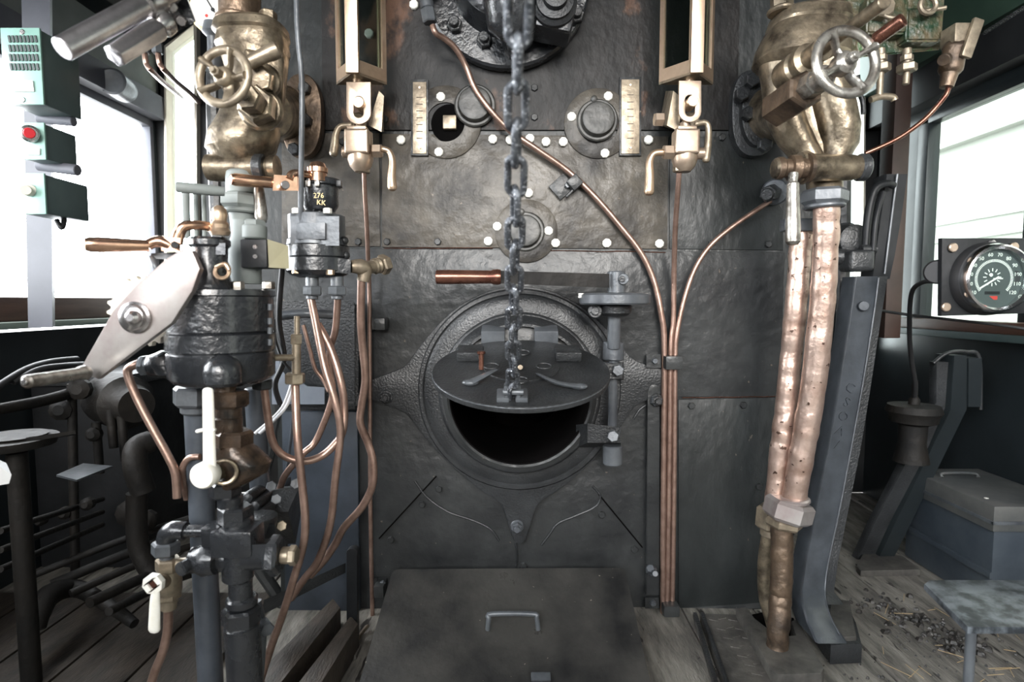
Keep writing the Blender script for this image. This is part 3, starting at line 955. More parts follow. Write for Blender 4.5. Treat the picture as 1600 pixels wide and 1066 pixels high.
# ================================================================== WATER GAUGES
def gauge(cx, yb, wide, side, label):
    """prism shaped protector over its cock; side -1 for the left one, +1 for the right one"""
    Yf, Yb = 1.42, 1.498
    zb = 1.452
    xf = P(cx[1], 100, Yf).x
    xl, xr = P(cx[0], 100, Yb).x, P(cx[2], 100, Yb).x
    zt = 1.95
    g = thing('water_gauge', label, 'water gauge', (xf, 1.47, zb - .16), 'boiler water gauges')
    fp = V((xf, Yf, 0)); lp_, rp = V((xl, Yb, 0)), V((xr, Yb, 0))
    m = M()
    for e in (lp_, rp):
        d = (e - fp)
        n_ = V((d.y, -d.x, 0)).normalized() * (1 if e is rp else -1)
        def pt(t, z, off): return fp + d * t + n_ * off + Z1 * z
        for t0, t1, z0, z1 in ((0, .20, zb, zt), (.88, 1.0, zb, zt), (.20, .88, zb, zb + .035), (.20, .88, zt - .03, zt)):
            m.hull([pt(t0, z0, 0), pt(t1, z0, 0), pt(t1, z1, 0), pt(t0, z1, 0), pt(t0, z0, -.008), pt(t1, z0, -.008), pt(t1, z1, -.008), pt(t0, z1, -.008)])
    build('gauge_frame', m, 'brass', g)
    m = M().box((xf, Yf - .004, (zb + zt) / 2 - .002), (.031, .010, zt - zb + .004), None, .002)
    build('front_post', m, 'brass', g)
    for e in (lp_, rp):
        d = (e - fp)
        n_ = V((d.y, -d.x, 0)).normalized() * (1 if e is rp else -1)
        m = M()
        q = [fp + d * t + Z1 * z - n_ * .004 for t, z in ((.19, zb + .03), (.89, zb + .03), (.89, zt - .02), (.19, zt - .02))]
        m.hull(q + [v - n_ * .003 for v in q])
        build('gauge_glass', m, 'glass_dirty', g)
    m = M().plate([[(xl, Yb), (xf, Yf), (xr, Yb)]], (0, 0, zb - .001), X1, Y1, .006)
    build('bottom_cap', m, 'brass_dull', g)
    m = M().cyl((xf, 1.468, zb), (xf, 1.468, zt), .007, n=16)
    build('glass_tube', m, 'glass_dirty', g)
    m = M().cyl((xf, 1.468, zb - .01), (xf, 1.468, zb + .03), .013, n=16)
    m.cyl((xr - .02 * 1, Yb + .004, zb + .02), (xr - .02, Yb + .004, zt), .005, n=10)
    build('tube_packing', m, 'brass', g)
    # strap with slot and round bolt
    bxp = {-1: (541, 579, 128), 1: (1061, 1096, 126)}[side]
    x0, x1, yt = bxp
    xc = (x0 + x1) / 2
    hw = (x1 - x0) / 2
    lp = [(x0, yt), (x1, yt), (x1, yt + 46)] + [(xc + hw * math.cos(t), yt + 48 + hw * .95 * math.sin(t)) for t in [PI * i / 10 for i in range(11)]] + [(x0, yt + 46)]
    sl = [(xc + 8 * math.cos(t), yt + 36 + 8 * math.sin(t) + (12 if math.sin(t) > 0 else -6)) for t in [2 * PI * i / 20 for i in range(20)]]
    m = facing([lp[::-1], sl], 1.405, .006, .0012)
    build('strap', m, 'brass_pale', g)
    c = P(xc + 2, yt + 34, 1.405)
    m = M().cyl(c + V((0, .03, 0)), c + V((0, -.012, 0)), .0135)
    build('strap_bolt', m, 'brass', g)
    # cock body behind and below
    m = M()
    cb = {-1: (563, 228), 1: (1070, 228)}[side]
    c = P(*cb, 1.425)
    m.lathe(c + V((0, 0, .055)), (0, 0, -1), [(0, .012), (.02, .014), (.024, .030), (.09, .031), (.105, .026), (.118, .015)], 28)
    m.box(c + V((-.002, -.012, .004)), (.060, .040, .060), None, .007, 3)
    m.box(c + V((-.002, -.010, .034)), (.046, .034, .014), None, .003)
    build('cock_body', m, 'brass_pale', g)
    m = M()
    m.hull([P(1042 if side > 0 else 576, 196, 1.44), P(1062 if side > 0 else 596, 206, 1.44), P(1062 if side > 0 else 600, 150, 1.44), P(1052 if side > 0 else 592, 142, 1.44),
            P(1030 if side > 0 else 580, 196, 1.60), P(1062 if side > 0 else 600, 206, 1.60), P(1062 if side > 0 else 600, 150, 1.60), P(1040 if side > 0 else 594, 142, 1.60)])
    m.cyl(P(xc, 190, 1.47), P(xc, 190, 1.62), .022)
    build('cock_mounting', m, 'brass_dull', g)
    m = M()
    if side < 0:
        m.hex(P(582, 236, 1.42), P(597, 236, 1.42), .017, .3)
        build('gland_nut', M().cyl(P(535, 238, 1.42), P(548, 238, 1.42), .013), 'brass_pale', g)
    else:
        m.hex(P(1036, 238, 1.42), P(1054, 238, 1.42), .018, .3)
        build('gland_nut', M().cyl(P(1084, 240, 1.42), P(1100, 240, 1.42), .014), 'brass_pale', g)
        build('gland_nut', M().hex(P(1022, 187, 1.45), P(1037, 187, 1.45), .017, .3), 'brass_pale', g)
    build('gland_nut', m, 'brass_pale', g)
    if side < 0:
        hs = (([(598, 233), (608, 237), (613, 252), (612, 275), (613, 293)], [.0075, .0075, .0085, .0105, .012]), ([(548, 196), (532, 198), (525, 210), (523, 228), (521, 240)], [.007, .007, .008, .010, .0105]))
    else:
        hs = (([(1036, 238), (1022, 240), (1015, 252), (1015, 275), (1014, 300)], [.008, .008, .009, .011, .0125]), ([(1088, 194), (1102, 192), (1107, 202), (1106, 228), (1103, 250)], [.007, .007, .0075, .009, .0095]))
    for pts_, rr in hs:
        m = M().tube([P(a, b, 1.415) for a, b in pts_], rr, n=14, ends=.7)
        build('cock_handle', m, 'brass_dull' if pts_[0][0] in (548, 1088) else 'brass', g)
    bx_, by_ = (569, 258) if side < 0 else (1061, 256)
    m = M().hex(P(bx_, by_ - 3, 1.43), P(bx_, by_ + 13, 1.43), .0155, .3)
    build('drain_nut', m, 'brass_dull', g)
gauge((525, 551, 604), 0, 0, -1, 'brass framed triangular water gauge left of the chain, beside the left valve')
gauge((1030, 1088, 1115), 0, 0, 1, 'brass framed triangular water gauge right of the chain, beside the right valve')

# ================================================================== PIPES ON THE BOILER END
def pipe(name, pts, rpx, mt, label, cat='pipe', group=None, parent=None, n=12):
    if rpx > 15:                                        # hand bent big pipes: dented, slightly wandering
        rr = random.Random(int(pts[0][0]))
        q, rad = [], []
        for i in range(len(pts) - 1):
            for k_ in range(6):
                t_ = k_ / 6
                q.append(P(*[pts[i][j] * (1 - t_) + pts[i + 1][j] * t_ for j in range(3)]) + V((rr.uniform(-1, 1), rr.uniform(-1, 1), 0)) * .0011)
                rad.append(rpx * S(pts[i][2]) * rr.uniform(.955, 1.03))
        q.append(P(*pts[-1]))
        rad.append(rpx * S(pts[-1][2]))
        return solo(name, M().tube(q, rad, n=n, res=3), mt, label, cat, group)
    m_ = M().tube([P(*p) for p in pts], [rpx * S(p[2]) for p in pts], n=n, res=5)
    if parent: return build(name, m_, mt, parent)
    return solo(name, m_, mt, label, cat, group)
G1 = None
pipe('copper_pipe', [(676, 40, 1.50), (681, 52, 1.50), (694, 60, 1.52), (712, 76, 1.54), (728, 104, 1.56), (742, 138, 1.565), (766, 172, 1.565), (798, 205, 1.575), (840, 234, 1.58), (888, 268, 1.59),
     (930, 308, 1.59), (968, 352, 1.59), (1002, 396, 1.59), (1022, 440, 1.59), (1033, 490, 1.585), (1038, 540, 1.585), (1037, 700, 1.585), (1036, 860, 1.585), (1036, 962, 1.585)], 4.6, 'copper',
     'long copper pipe running from the top turret diagonally down past the chain to the floor', group=G1)
pipe('copper_pipe', [(1061, 270, 1.43), (1059, 300, 1.45), (1055, 360, 1.52), (1053, 430, 1.575), (1052, 500, 1.585), (1048, 545, 1.585), (1046, 700, 1.585), (1044, 860, 1.585), (1042, 962, 1.585)], 4.0, 'copper',
     'thin copper pipe dropping straight from the right water gauge to the floor', group=G1)
pipe('copper_pipe', [(1204, 314, 1.57), (1180, 330, 1.57), (1142, 356, 1.575), (1108, 386, 1.58), (1084, 424, 1.585), (1068, 472, 1.585), (1058, 520, 1.585), (1055, 560, 1.585), (1054, 700, 1.585), (1052, 860, 1.585), (1050, 962, 1.585)], 4.0, 'copper',
     'thin copper pipe curving from a side plug below the right valve down to the floor', group=G1)
t = thing('pipe_union', 'round iron pipe union at the top end of the right curved copper pipe', 'pipe fitting', P(1207, 302, 1.60))
m = M().cyl(P(1211, 300, 1.61), P(1211, 300, 1.59), .036)
build('union_flange', m, 'cast_grey', t)
m = M().hex(P(1208, 301, 1.59), P(1200, 303, 1.545), .023, .3)
m.cyl(P(1200, 303, 1.545), P(1198, 304, 1.535), .016)
build('union_nut', m, 'cast', t)
def clamp(x0, x1, y0, y1, bxp, byp, lab, nm='pipe_clamp', Y=1.575):
    t_ = thing(nm, lab, 'pipe clamp', P((x0 + x1) / 2, y1, 1.60))
    m_ = M()
    xm = x0 + (x1 - x0) * .45
    m_.hull([P(x0, y1, 1.578), P(xm, y1, 1.578), P(xm, y0, 1.578), P(x0, y0, 1.578), P(x0, y1, 1.611), P(xm, y1, 1.611), P(xm, y0, 1.611), P(x0, y0, 1.611)])
    m_.box((P(xm, y0, 1.60) + P(x1, y1, 1.60)) / 2 + V((0, -.022, 0)), ((P(x1, 0, 1.6) - P(xm, 0, 1.6)).x, .055, (P(0, y0, 1.6) - P(0, y1, 1.6)).z), None, .006)
    build('clamp_band', m_, 'plate_low', t_)
    build('clamp_bolt', bolt(bxp, byp, 1.576, 5.2, .010, 6), 'cast_grey', t_)
clamp(1010, 1060, 554, 575, 1023, 564, 'iron clamp holding three copper pipes right of the hinge post')
clamp(1008, 1056, 934, 951, 1020, 942, 'low iron clamp holding three copper pipes just above the floor')
clamp(575, 608, 496, 515, 600, 505, 'iron clamp on the thin copper pipe left of the firehole', Y=1.58)
clamp(575, 606, 903, 922, 598, 912, 'iron clamp on the thin copper pipe near the cover plate')
t = thing('pipe_clamp', 'tilted iron clamp on the diagonal copper pipe above the disc', 'pipe clamp', P(882, 290, 1.60))
Rt = Euler((0, math.radians(-42), 0)).to_matrix()
m = M().box(P(878, 292, 1.602), (.055, .008, .05), Rt, .002)
m.box(P(897, 287, 1.595), (.034, .05, .034), Rt, .004)
m.box(P(893, 300, 1.59), (.042, .02, .006), Euler((0, math.radians(-45), 0)).to_matrix(), .002)
build('clamp_plate', m, 'plate_low', t)
build('clamp_bolt', bolt(887, 290, 1.595, 5, .012, 6), 'cast_grey', t)
# flat bar beside the three pipes
t = thing('wall_strap', 'tall flat black iron strap bolted beside the three copper pipes', 'strap', P(1016, 930, 1.60))
m = facing([[(1010, 930), (1030, 930), (1031, 612)] + [(1022 + 9 * math.cos(a), 610 - 9 * math.sin(a)) for a in [PI * i / 8 for i in range(9)]] + [(1012, 612)]], 1.586, .014, .002)
build('strap_bar', m, 'plate_low', t)
for a, b in ((1024, 626), (1017, 890)): build('strap_bolt', bolt(a, b, 1.585, 9, .016, 6), 'cast_grey', t)
m = M().cyl(P(1018, 893, 1.58), P(1024, 897, 1.52), .008)
m.hex(P(1018, 893, 1.57), P(1016, 888, 1.55), .012)
build('stud', m, 'cast_grey', t)
# thin pipe below the left gauge
pipe('copper_pipe', [(569, 270, 1.43), (570, 300, 1.45), (573, 350, 1.49), (575, 400, 1.53), (577, 450, 1.57), (578, 600, 1.58), (579, 800, 1.58), (582, 968, 1.58)], 3.4, 'copper',
     'very thin copper pipe dropping straight from the left water gauge to the floor', group=G1)

# ================================================================== RIGHT CLACK VALVE
YV = 1.36
rv = thing('steam_valve', 'big grimy bronze steam valve on the right with a steel handwheel', 'steam valve', P(1270, 300, YV))
def LP(px, py, Y, rx, ry=None):
    k_ = S(Y)
    return (P(px, py, Y), rx * k_, (rx if ry is None else ry) * k_)
ovp = [(1180 + 36 * math.copysign(abs(math.cos(a)) ** .8, math.cos(a)), 176 + 68 * math.copysign(abs(math.sin(a)) ** .75, math.sin(a))) for a in [2 * PI * i / 40 for i in range(40)]]
m = facing([ovp[::-1]], 1.585, .03, .006)
build('boiler_flange', m, 'cast', rv)
ovp2 = [(1184 + 25 * math.cos(a), 176 + 52 * math.sin(a)) for a in [2 * PI * i / 30 for i in range(30)]]
m = facing([ovp2[::-1]], 1.565, .02, .005)
build('inner_flange', m, 'cast', rv)
for a, b in ((1172, 128), (1166, 180), (1192, 228), (1156, 150)):
    c = P(a, b, 1.565)
    m = M().hex(c, c + V((0, -.022, 0)), .019, .5)
    build('flange_nut', m, 'cast', rv)
m = M()
m.lathe(P(1205, 180, 1.58), P(1250, 180, 1.40) - P(1205, 180, 1.58), [(0, .075), (.05, .062), (.16, .06)], 32)
m.loft([LP(1256, 92, 1.40, 56, 40), LP(1256, 135, 1.40, 54, 40), LP(1262, 175, 1.40, 52, 40), LP(1272, 212, 1.40, 46, 38), LP(1280, 245, 1.38, 34, 32), LP(1287, 275, 1.36, 26, 26), LP(1289, 300, 1.34, 25, 25)], 40)
m.loft([LP(1222, 96, 1.36, 34, 40), LP(1220, 125, 1.36, 27, 34), LP(1222, 160, 1.36, 26, 30), LP(1231, 195, 1.36, 28, 30), LP(1246, 225, 1.36, 27, 28), LP(1266, 252, 1.36, 22, 26), LP(1284, 280, 1.34, 20, 24)], 32)
m.loft([LP(1284, 96, 1.35, 36, 40), LP(1290, 130, 1.35, 32, 36), LP(1298, 165, 1.35, 33, 38), LP(1306, 200, 1.35, 31, 40), LP(1308, 228, 1.35, 28, 34), LP(1300, 252, 1.35, 22, 26), LP(1292, 280, 1.34, 20, 22)], 32)
vb = build('valve_body', m, 'bronze', rv)
m = M()
m.loft([LP(1264, 22, YV, 48, 40), LP(1264, 27, YV, 54, 46), LP(1262, 42, YV, 57, 50), LP(1260, 46, YV, 55, 48), LP(1258, 52, YV, 58, 50), LP(1253, 74, YV, 64, 54), LP(1250, 96, YV, 66, 56), LP(1250, 103, YV, 60, 52), LP(1252, 112, YV, 50, 42)], 40, .75)
build('valve_bonnet', m, 'bronze', rv)
for x, r in ((1222, 17), (1296, 22)):
    m = M().cyl(P(x, 22, YV - .02), P(x, 14, YV - .02), r * S(YV) * 1.25)
    m.hex(P(x, 14, YV - .02), P(x - 1, -14, YV - .02), r * S(YV) * .95, .4)
    build('cap_nut', m, 'bronze', rv)
gb, wc = P(1212, 172, 1.27), P(1322, 97, 1.04)
ax = (wc - gb).normalized()
LL = (wc - gb).length
m = M().hex(gb, gb + ax * .115, .038, .5)
build('gland_nut', m, 'bronze_dark', rv)
m = M().hex(gb + ax * .11, gb + ax * .15, .024, .2)
m.cyl(gb + ax * .1, gb + ax * (LL - .0), .013)
m.cyl(gb + ax * .15, gb + ax * .175, .021)
build('spindle', m, 'steel_worn', rv)
g2 = P(1228, 120, 1.30)
m = M().lathe(g2, ax, [(0, .034), (.05, .034), (.055, .028), (.065, .033), (.085, .033), (.09, .022), (.13, .022)], 28)
m.cyl(g2 + ax * .1, g2 + ax * .3, .012)
build('second_gland', m, 'bronze', rv)
m = M().cyl(P(1368, 62, 1.06), P(1412, 30, 1.02), .012)
build('lever_rod', m, 'copper_dark', rv)
def wheel(c, axis, R, r, ns, mt, parent, rot=0.0, name='handwheel', dish=.02):
    x, y, z = frame_of(axis)
    m_ = M().torus(c, axis, R, r * 1.0, n=56, k=14, ry=r * .85)
    w_ = build(name, m_, mt, parent)
    for i in range(ns):
        a = rot + 2 * PI * i / ns
        d = x * math.cos(a) + y * math.sin(a)
        m2 = M().tube([c - z * dish * .3 + d * R * .15, c - z * dish * .3 + d * R * .5, c + d * R * .80, c + d * R * .98], [r * 1.5, r * 1.15, r * 1.25, r * 2.0], n=12, flat=.5)
        build('spoke', m2, mt, w_)
    m2 = M().lathe(c - z * .026, axis, [(0, r * 1.5), (.008, r * 2.1), (.028, r * 2.2), (.034, r * 1.7), (.036, r * 1.2)], 24)
    m2.hex(c + z * .009, c + z * .022, r * 1.15, .3)
    m2.cyl(c + z * .02, c + z * .028, r * .6)
    build('hub', m2, mt, w_)
    return w_
wheel(wc, V((.12, -1, .10)), .0565, .0092, 4, 'steel_worn', rv, .5)
# cross tee at the bottom of the valve
m = M()
m.lathe(P(1248, 262, 1.30), P(1346, 262, 1.30) - P(1248, 262, 1.30), [(0, .034), (.012, .037), (.03, .030), (.12, .028), (.125, .026), (.145, .026)], 28)
build('outlet_tee', m, 'bronze', rv)
m = M().cyl(P(1340, 262, 1.30), P(1354, 262, 1.30), .030)
build('tee_cap', m, 'cast', rv)
m = M().lathe(P(1212, 263, 1.28), X1, [(0, .020), (.004, .024), (.014, .024), (.018, .020), (.03, .020), (.032, .028), (.048, .029), (.052, .022), (.065, .022), (.067, .032), (.075, .032)], 28)
build('plug_cock', m, 'bronze_dark', rv)
m = M().cyl(P(1209, 263, 1.28), P(1215, 263, 1.28), .022)
build('cock_face', m, 'bronze', rv)
m = M().tube([P(1240, 272, 1.265), P(1239, 286, 1.26)], [.011, .009])
m.lathe(P(1239, 285, 1.26), P(1239, 378, 1.25) - P(1239, 285, 1.26), [(0, .010), (.004, .013), (.03, .0135), (.115, .0155), (.13, .015), (.136, .010)], 24)
build('drain_lever', m, 'steel_worn', rv)
m = M().hex(P(1289, 296, 1.33), P(1288, 320, 1.33), .050, .35)
m.cyl(P(1288, 319, 1.33), P(1288, 326, 1.33), .044)
build('union_nut', m, 'cast_grey', rv, 'large grey iron union nut')

# the two fat copper pipes below it
pipe('fat_copper_pipe', [(1291, 322, 1.33), (1290, 400, 1.34), (1284, 480, 1.35), (1276, 560, 1.36), (1266, 640, 1.37), (1252, 710, 1.38), (1240, 790, 1.39)], 18.5, 'copper_big',
     'fat bright copper pipe in front, below the big right valve', group=None, n=28)
pipe('fat_copper_pipe', [(1254, 346, 1.42), (1250, 400, 1.42), (1243, 480, 1.42), (1236, 560, 1.43), (1228, 640, 1.43), (1220, 700, 1.43), (1211, 790, 1.43)], 16.5, 'copper_big',
     'slimmer bright copper pipe behind the fat one on the right', n=28)
t = thing('pipe_union', 'pale iron union joint where both fat copper pipes end above the floor', 'pipe fitting', P(1220, 830, 1.40))
m = M().hex(P(1236, 782, 1.39), P(1228, 812, 1.39), .058, .45)
m.cyl(P(1236, 776, 1.39), P(1236, 784, 1.39), .044)
build('large_nut', m, 'steel_plate', t)
m = M().hex(P(1226, 810, 1.39), P(1224, 824, 1.39), .044, .2)
build('small_nut', m, 'brass_dull', t)
m = M().hex(P(1208, 792, 1.44), P(1205, 826, 1.44), .040, .2)
m.cyl(P(1206, 824, 1.44), P(1205, 838, 1.44), .028)
build('rear_nut', m, 'brass_dull', t)
m = M().box(P(1254, 352, 1.40), (.10, .03, .03), None, .004)
m.cyl(P(1232, 355, 1.40), P(1226, 355, 1.40), .012)
solo('pipe_strap', m, 'cast_grey', 'grey iron strap across the top of the slimmer copper pipe', 'strap')
pipe('floor_pipe', [(1222, 822, 1.39), (1222, 880, 1.38), (1220, 930, 1.37), (1216, 985, 1.35), (1214, 1030, 1.345)], 17, 'bronze_dark', 'rough dark dirty pipe going down into the slotted floor casting', n=24)
pipe('floor_pipe', [(1203, 832, 1.44), (1196, 880, 1.45), (1197, 930, 1.45), (1206, 965, 1.44), (1216, 1000, 1.43)], 12, 'bronze', 'yellowish bronze pipe bulging out behind the rough floor pipe', n=20)
m = M().lathe(P(1306, 380, 1.60), (0, -1, 0), [(0, .05), (.05, .05), (.055, .045), (.09, .04), (.095, .03)], 32)
solo('blank_flange', m, 'cast', 'round black blank flange behind the fat copper pipe', 'flange')

# ================================================================== LEANING CAST COLUMN, GRAB HANDLE
cl = thing('cast_column', 'tall leaning blue black iron column with raised letters and a flat foot', 'column', P(1310, 1000, 1.5))
def beam(secs, m=None):
    """secs: (left px, right px, py, Y front, depth) rows downwards"""
    m = m or M()
    rings = []
    for x0, x1, y, Y, dp in secs:
        a, b = P(x0, y, Y), P(x1, y, Y)
        ins = (b - a) * .06
        pts_ = [a + V((0, .006, 0)), a + ins, b - ins, b + V((0, .006, 0)), b + V((0, dp, 0)), a + V((0, dp, 0))]
        rings.append([m.b.verts.new(p) for p in pts_])
    m.skin(rings)
    return m
m = beam([(1337, 1374, 432, 1.50, .06), (1327, 1365, 500, 1.50, .06), (1311, 1349, 600, 1.50, .06), (1294, 1331, 700, 1.495, .06), (1273, 1312, 800, 1.485, .06), (1258, 1295, 880, 1.47, .06),
          (1252, 1290, 920, 1.45, .07), (1254, 1292, 945, 1.42, .08), (1262, 1304, 975, 1.38, .09), (1276, 1326, 1006, 1.345, .10)])
build('column_shaft', m, 'column', cl)
m = beam([(1373, 1388, 432, 1.505, .05), (1364, 1377, 500, 1.505, .05), (1348, 1362, 600, 1.505, .05), (1330, 1346, 700, 1.50, .05), (1311, 1326, 800, 1.49, .05), (1294, 1310, 880, 1.475, .05), (1289, 1304, 925, 1.45, .06), (1292, 1320, 945, 1.42, .06)])
build('column_side', m, 'cast', cl, 'darker side web of the column')
m = M().tube([P(1373, 434, 1.497), P(1364, 500, 1.497), P(1348, 600, 1.497), P(1330, 700, 1.493), P(1311, 800, 1.483), P(1294, 880, 1.468), P(1289, 925, 1.445), P(1296, 960, 1.40), P(1312, 992, 1.36)], .0022, n=8)
build('edge_ridge', m, 'cast_grey', cl)
m = beam([(1384, 1420, 272, 1.52, .05), (1376, 1412, 330, 1.515, .05), (1366, 1400, 400, 1.51, .05), (1362, 1392, 436, 1.505, .05)])
build('column_head', m, 'black', cl)
m = M().tube([P(1402, 272, 1.512), P(1393, 340, 1.512), P(1382, 428, 1.502)], .003, n=8)
build('head_ridge', m, 'cast_grey', cl)
m = M()
m.plate([[(v.x, v.y) for v in [FZ(1253, 945, .05), FZ(1298, 1008, .05), FZ(1347, 1006, .05), FZ(1338, 972, .05), FZ(1322, 940, .05), FZ(1290, 925, .05)]][::1]], (0, 0, .0), X1, Y1, .05, .006)
build('column_foot', m, 'cast', cl)
m = M()
m.plate([[(v.x, v.y) for v in [FZ(1290, 1003, .052), FZ(1338, 1000, .052), FZ(1328, 944, .052), FZ(1300, 940, .052)]]], (0, 0, .05), X1, Y1, .012, .004)
build('foot_pad', m, 'tread', cl)
m = M().cyl(P(1350, 478, 1.50), P(1350, 478, 1.485), .013)
build('column_boss', m, 'column', cl)
# raised foundry letters reading along the shaft
p0, p1 = P(1331, 600, 1.496), P(1304, 712, 1.492)
ud = (p1 - p0).normalized()
for i, chx in enumerate(('C', 'S', 'O', 'A', '/')):
    pp_ = p0.lerp(p1, (i + .3) / 5)
    m = text(chx, .036, pp_ + V((0, .003, 0)), V((-.75, 0, .35)) if False else V((.93, 0, -.36)), V((.36, 0, .93)), .003)
    build('raised_letter', m, 'column', cl, 'raised foundry letter')
t = thing('grab_handle', 'curved black grab rail beside the top of the leaning column', 'handle', P(1350, 400, 1.47))
m = M().tube([P(1352, 392, 1.49), P(1356, 340, 1.49), P(1366, 298, 1.49), P(1384, 287, 1.49), P(1396, 290, 1.50)], [.009, .010, .010, .009, .009], n=12)
m.tube([P(1364, 392, 1.47), P(1369, 340, 1.47), P(1380, 300, 1.48)], .006)
build('rail', m, 'black', t)
m = M().box(P(1338, 408, 1.49), (.065, .06, .055), None, .012, 3)
m.cyl(P(1300, 400, 1.52), P(1330, 404, 1.50), .022)
m.cyl(P(1345, 390, 1.48), P(1368, 390, 1.48), .012)
build('handle_bracket', m, 'cast', t)

# ================================================================== MOTTLED GREEN LUBRICATOR, TOP RIGHT
YL = 1.42
lu = thing('lubricator', 'mottled green cast box with brass nuts at the top right', 'lubricator', P(1410, 90, YL))
m = M()
m.hull([P(1318, 92, YL), P(1470, 78, YL), P(1478, -40, YL), P(1318, -40, YL), P(1318, 92, YL + .16), P(1470, 78, YL + .16), P(1478, -40, YL + .16), P(1318, -40, YL + .16)])
m.box(P(1378, 30, YL - .01), (.10, .05, .09), None, .012)
m.box(P(1435, 45, YL - .01), (.09, .05, .08), None, .012)
bmesh.ops.bevel(m.b, geom=[e for e in m.b.edges], offset=.004, segments=2, affect='EDGES')
build('lubricator_body', m, 'green_mottle', lu)
m = M()
for a in (1340, 1450):
    q = P(a, -30, YL + .08)
    m = M().box((q.x, q.y, (q.z + 2.34) / 2), (.03, .03, 2.34 - q.z), None, .003)
    build('hanger_bar', m, 'cast', lu)
for a, b, r in ((1384, 8, .026), (1450, 8, .021)):
    c = P(a, b, YL - .06)
    m = M()
    if a < 1400: m.hex(c + V((0, .06, 0)), c, r, .2, 8)
    else: m.torus(c, Y1, .018, .006, n=24, k=8)
    build('sight_nut', m, 'brass_dull', lu)
m = M()
m.tube([P(1374, 20, YL - .05), P(1392, 28, YL - .06), P(1410, 26, YL - .06)], .005)
m.tube([P(1442, 18, YL - .05), P(1478, 12, YL - .06)], .005)
build('thumb_lever', m, 'brass_dull', lu)
for a in (1376, 1417):
    m = M()
    m.hex(P(a, 86, YL - .02), P(a, 96, YL - .02), .014, .4)
    m.hex(P(a, 100, YL - .02), P(a, 113, YL - .02), .022, .4)
    m.cyl(P(a, 76, YL - .02), P(a, 104, YL - .02), .010)
    m.cyl(P(a, 112, YL - .02), P(a - 2, 132 if a > 1400 else 150, YL - .02), .0075)
    build('feed_stem', m, 'brass_dull', lu)
m = M().tube([P(1360, 156, YL - .02), P(1376, 151, YL - .02), P(1394, 152, YL - .02), P(1398, 157, YL - .02)], .008)
build('wing_nut', m, 'brass_dull', lu)
m = M()
m.tube([P(1340, 118, 1.50), P(1342, 140, 1.50), P(1348, 160, 1.50), P(1349, 178, 1.50)], .006)
build('drain_tube', m, 'cast', lu)
tv = thing('oil_valve', 'small dark bronze valve with a square brass block, right of the green box', 'valve', P(1482, 130, 1.36))
m = M().box(P(1496, 57, 1.36), (.046, .046, .042), None, .003)
build('brass_block', m, 'brass_dull', tv, 'square brass block')
m = M().lathe(P(1494, 68, 1.36), P(1482, 122, 1.36) - P(1494, 68, 1.36), [(0, .022), (.012, .026), (.016, .024), (.06, .025), (.066, .022), (.07, .018), (.085, .016), (.10, .014)], 28)
m.cyl(P(1478, 92, 1.335), P(1474, 94, 1.325), .013)
build('valve_barrel', m, 'bronze_dark', tv)
m = M().bar(P(1529, 30, 1.33), P(1508, 90, 1.33), .024, .010, bev=.003)
build('knurled_lever', m, 'brass_dull', tv)
pipe('copper_pipe', [(1483, 132, 1.36), (1478, 148, 1.36), (1462, 168, 1.37), (1438, 192, 1.38), (1400, 218, 1.40), (1352, 240, 1.42)], 3.6, 'copper_dark',
     'thin dark red copper pipe sloping from the oil valve to the big right valve')
m = M()
for i in range(22):
    a, b = P(1600, 12, 1.50), P(1540, 50, 1.60)
    q = a.lerp(b, i / 21)
    d = (b - a).normalized()
    m.torus(q, d.cross(Z1) if i % 2 else Z1.cross(d).cross(d), .0055, .0014, n=12, k=5)
solo('fine_chain', m, 'cast', 'thin dark chain hanging along the green roof strip', 'chain')

# ================================================================== SPEEDOMETER
YS = 1.30
sp = thing('speedometer', 'round chrome rimmed speedometer on a square black plate at the right window', 'speedometer', P(1535, 500, YS))
m = facing([[(1471, 494), (1600, 490), (1612, 490), (1608, 372), (1472, 372)]], YS, .012, .003)
build('mounting_plate', m, 'black', sp)
dc = P(1540, 436, YS)
m = M().lathe(dc, (0, -1, 0), [(0, .083), (.012, .082), (.02, .078)], 56)
build('dial_housing', m, 'black_rub', sp)
m = M()
rings = []
for dy, r in ((0, .074), (.018, .078), (.028, .074), (.030, .070), (.024, .065), (.012, .065)):
    rings.append(m.ring(dc + V((0, -dy - .012, 0)), X1, Z1, r, r, 64))
m.skin(rings, closed=True)
build('chrome_rim', m, 'chrome', sp)
m = M().plate([circ(0, 0, .066, 48)], dc + V((0, -.020, 0)), X1, Z1, .002)
dl = build('dial_face', m, 'dial_dark', sp)
fy = -.0226
for i in range(12):
    a = math.radians(216 - i * 252 / 11)
    m = text(str(10 + i * 10), .0115, dc + V((math.cos(a) * .0535, fy, math.sin(a) * .0535)), X1, Z1, .0003)
    build('dial_number', m, 'dial_white', dl)
m = M()
for i in range(56):
    a = math.radians(220 - i * 260 / 55)
    d = V((math.cos(a), 0, math.sin(a)))
    m.bar(dc + d * .037 + V((0, fy, 0)), dc + d * .043 + V((0, fy, 0)), .0018, .0005, bev=0)
tm = build('tick_marks', m, 'dial_white', dl)
tm['kind'] = 'stuff'
m = M()
for i in range(12):
    a = 2 * PI * i / 12
    d = V((math.cos(a), 0, math.sin(a)))
    m.bar(dc + V((-.004, fy, .003)) + d * .013, dc + V((-.004, fy, .003)) + d * .020, .002, .0005, bev=0)
tm = build('clock_marks', m, 'dial_white', dl)
tm['kind'] = 'stuff'
m = M().bar(dc + V((.009, fy - .002, .004)), dc + V((-.032, fy - .002, -.022)), .0034, .001, bev=0)
build('speed_needle', m, 'dial_white', dl)
m = M().bar(dc + V((-.002, fy - .001, 0)), dc + V((.019, fy - .001, 0)), .0025, .001, bev=0)
build('clock_hand', m, 'dial_white', dl)
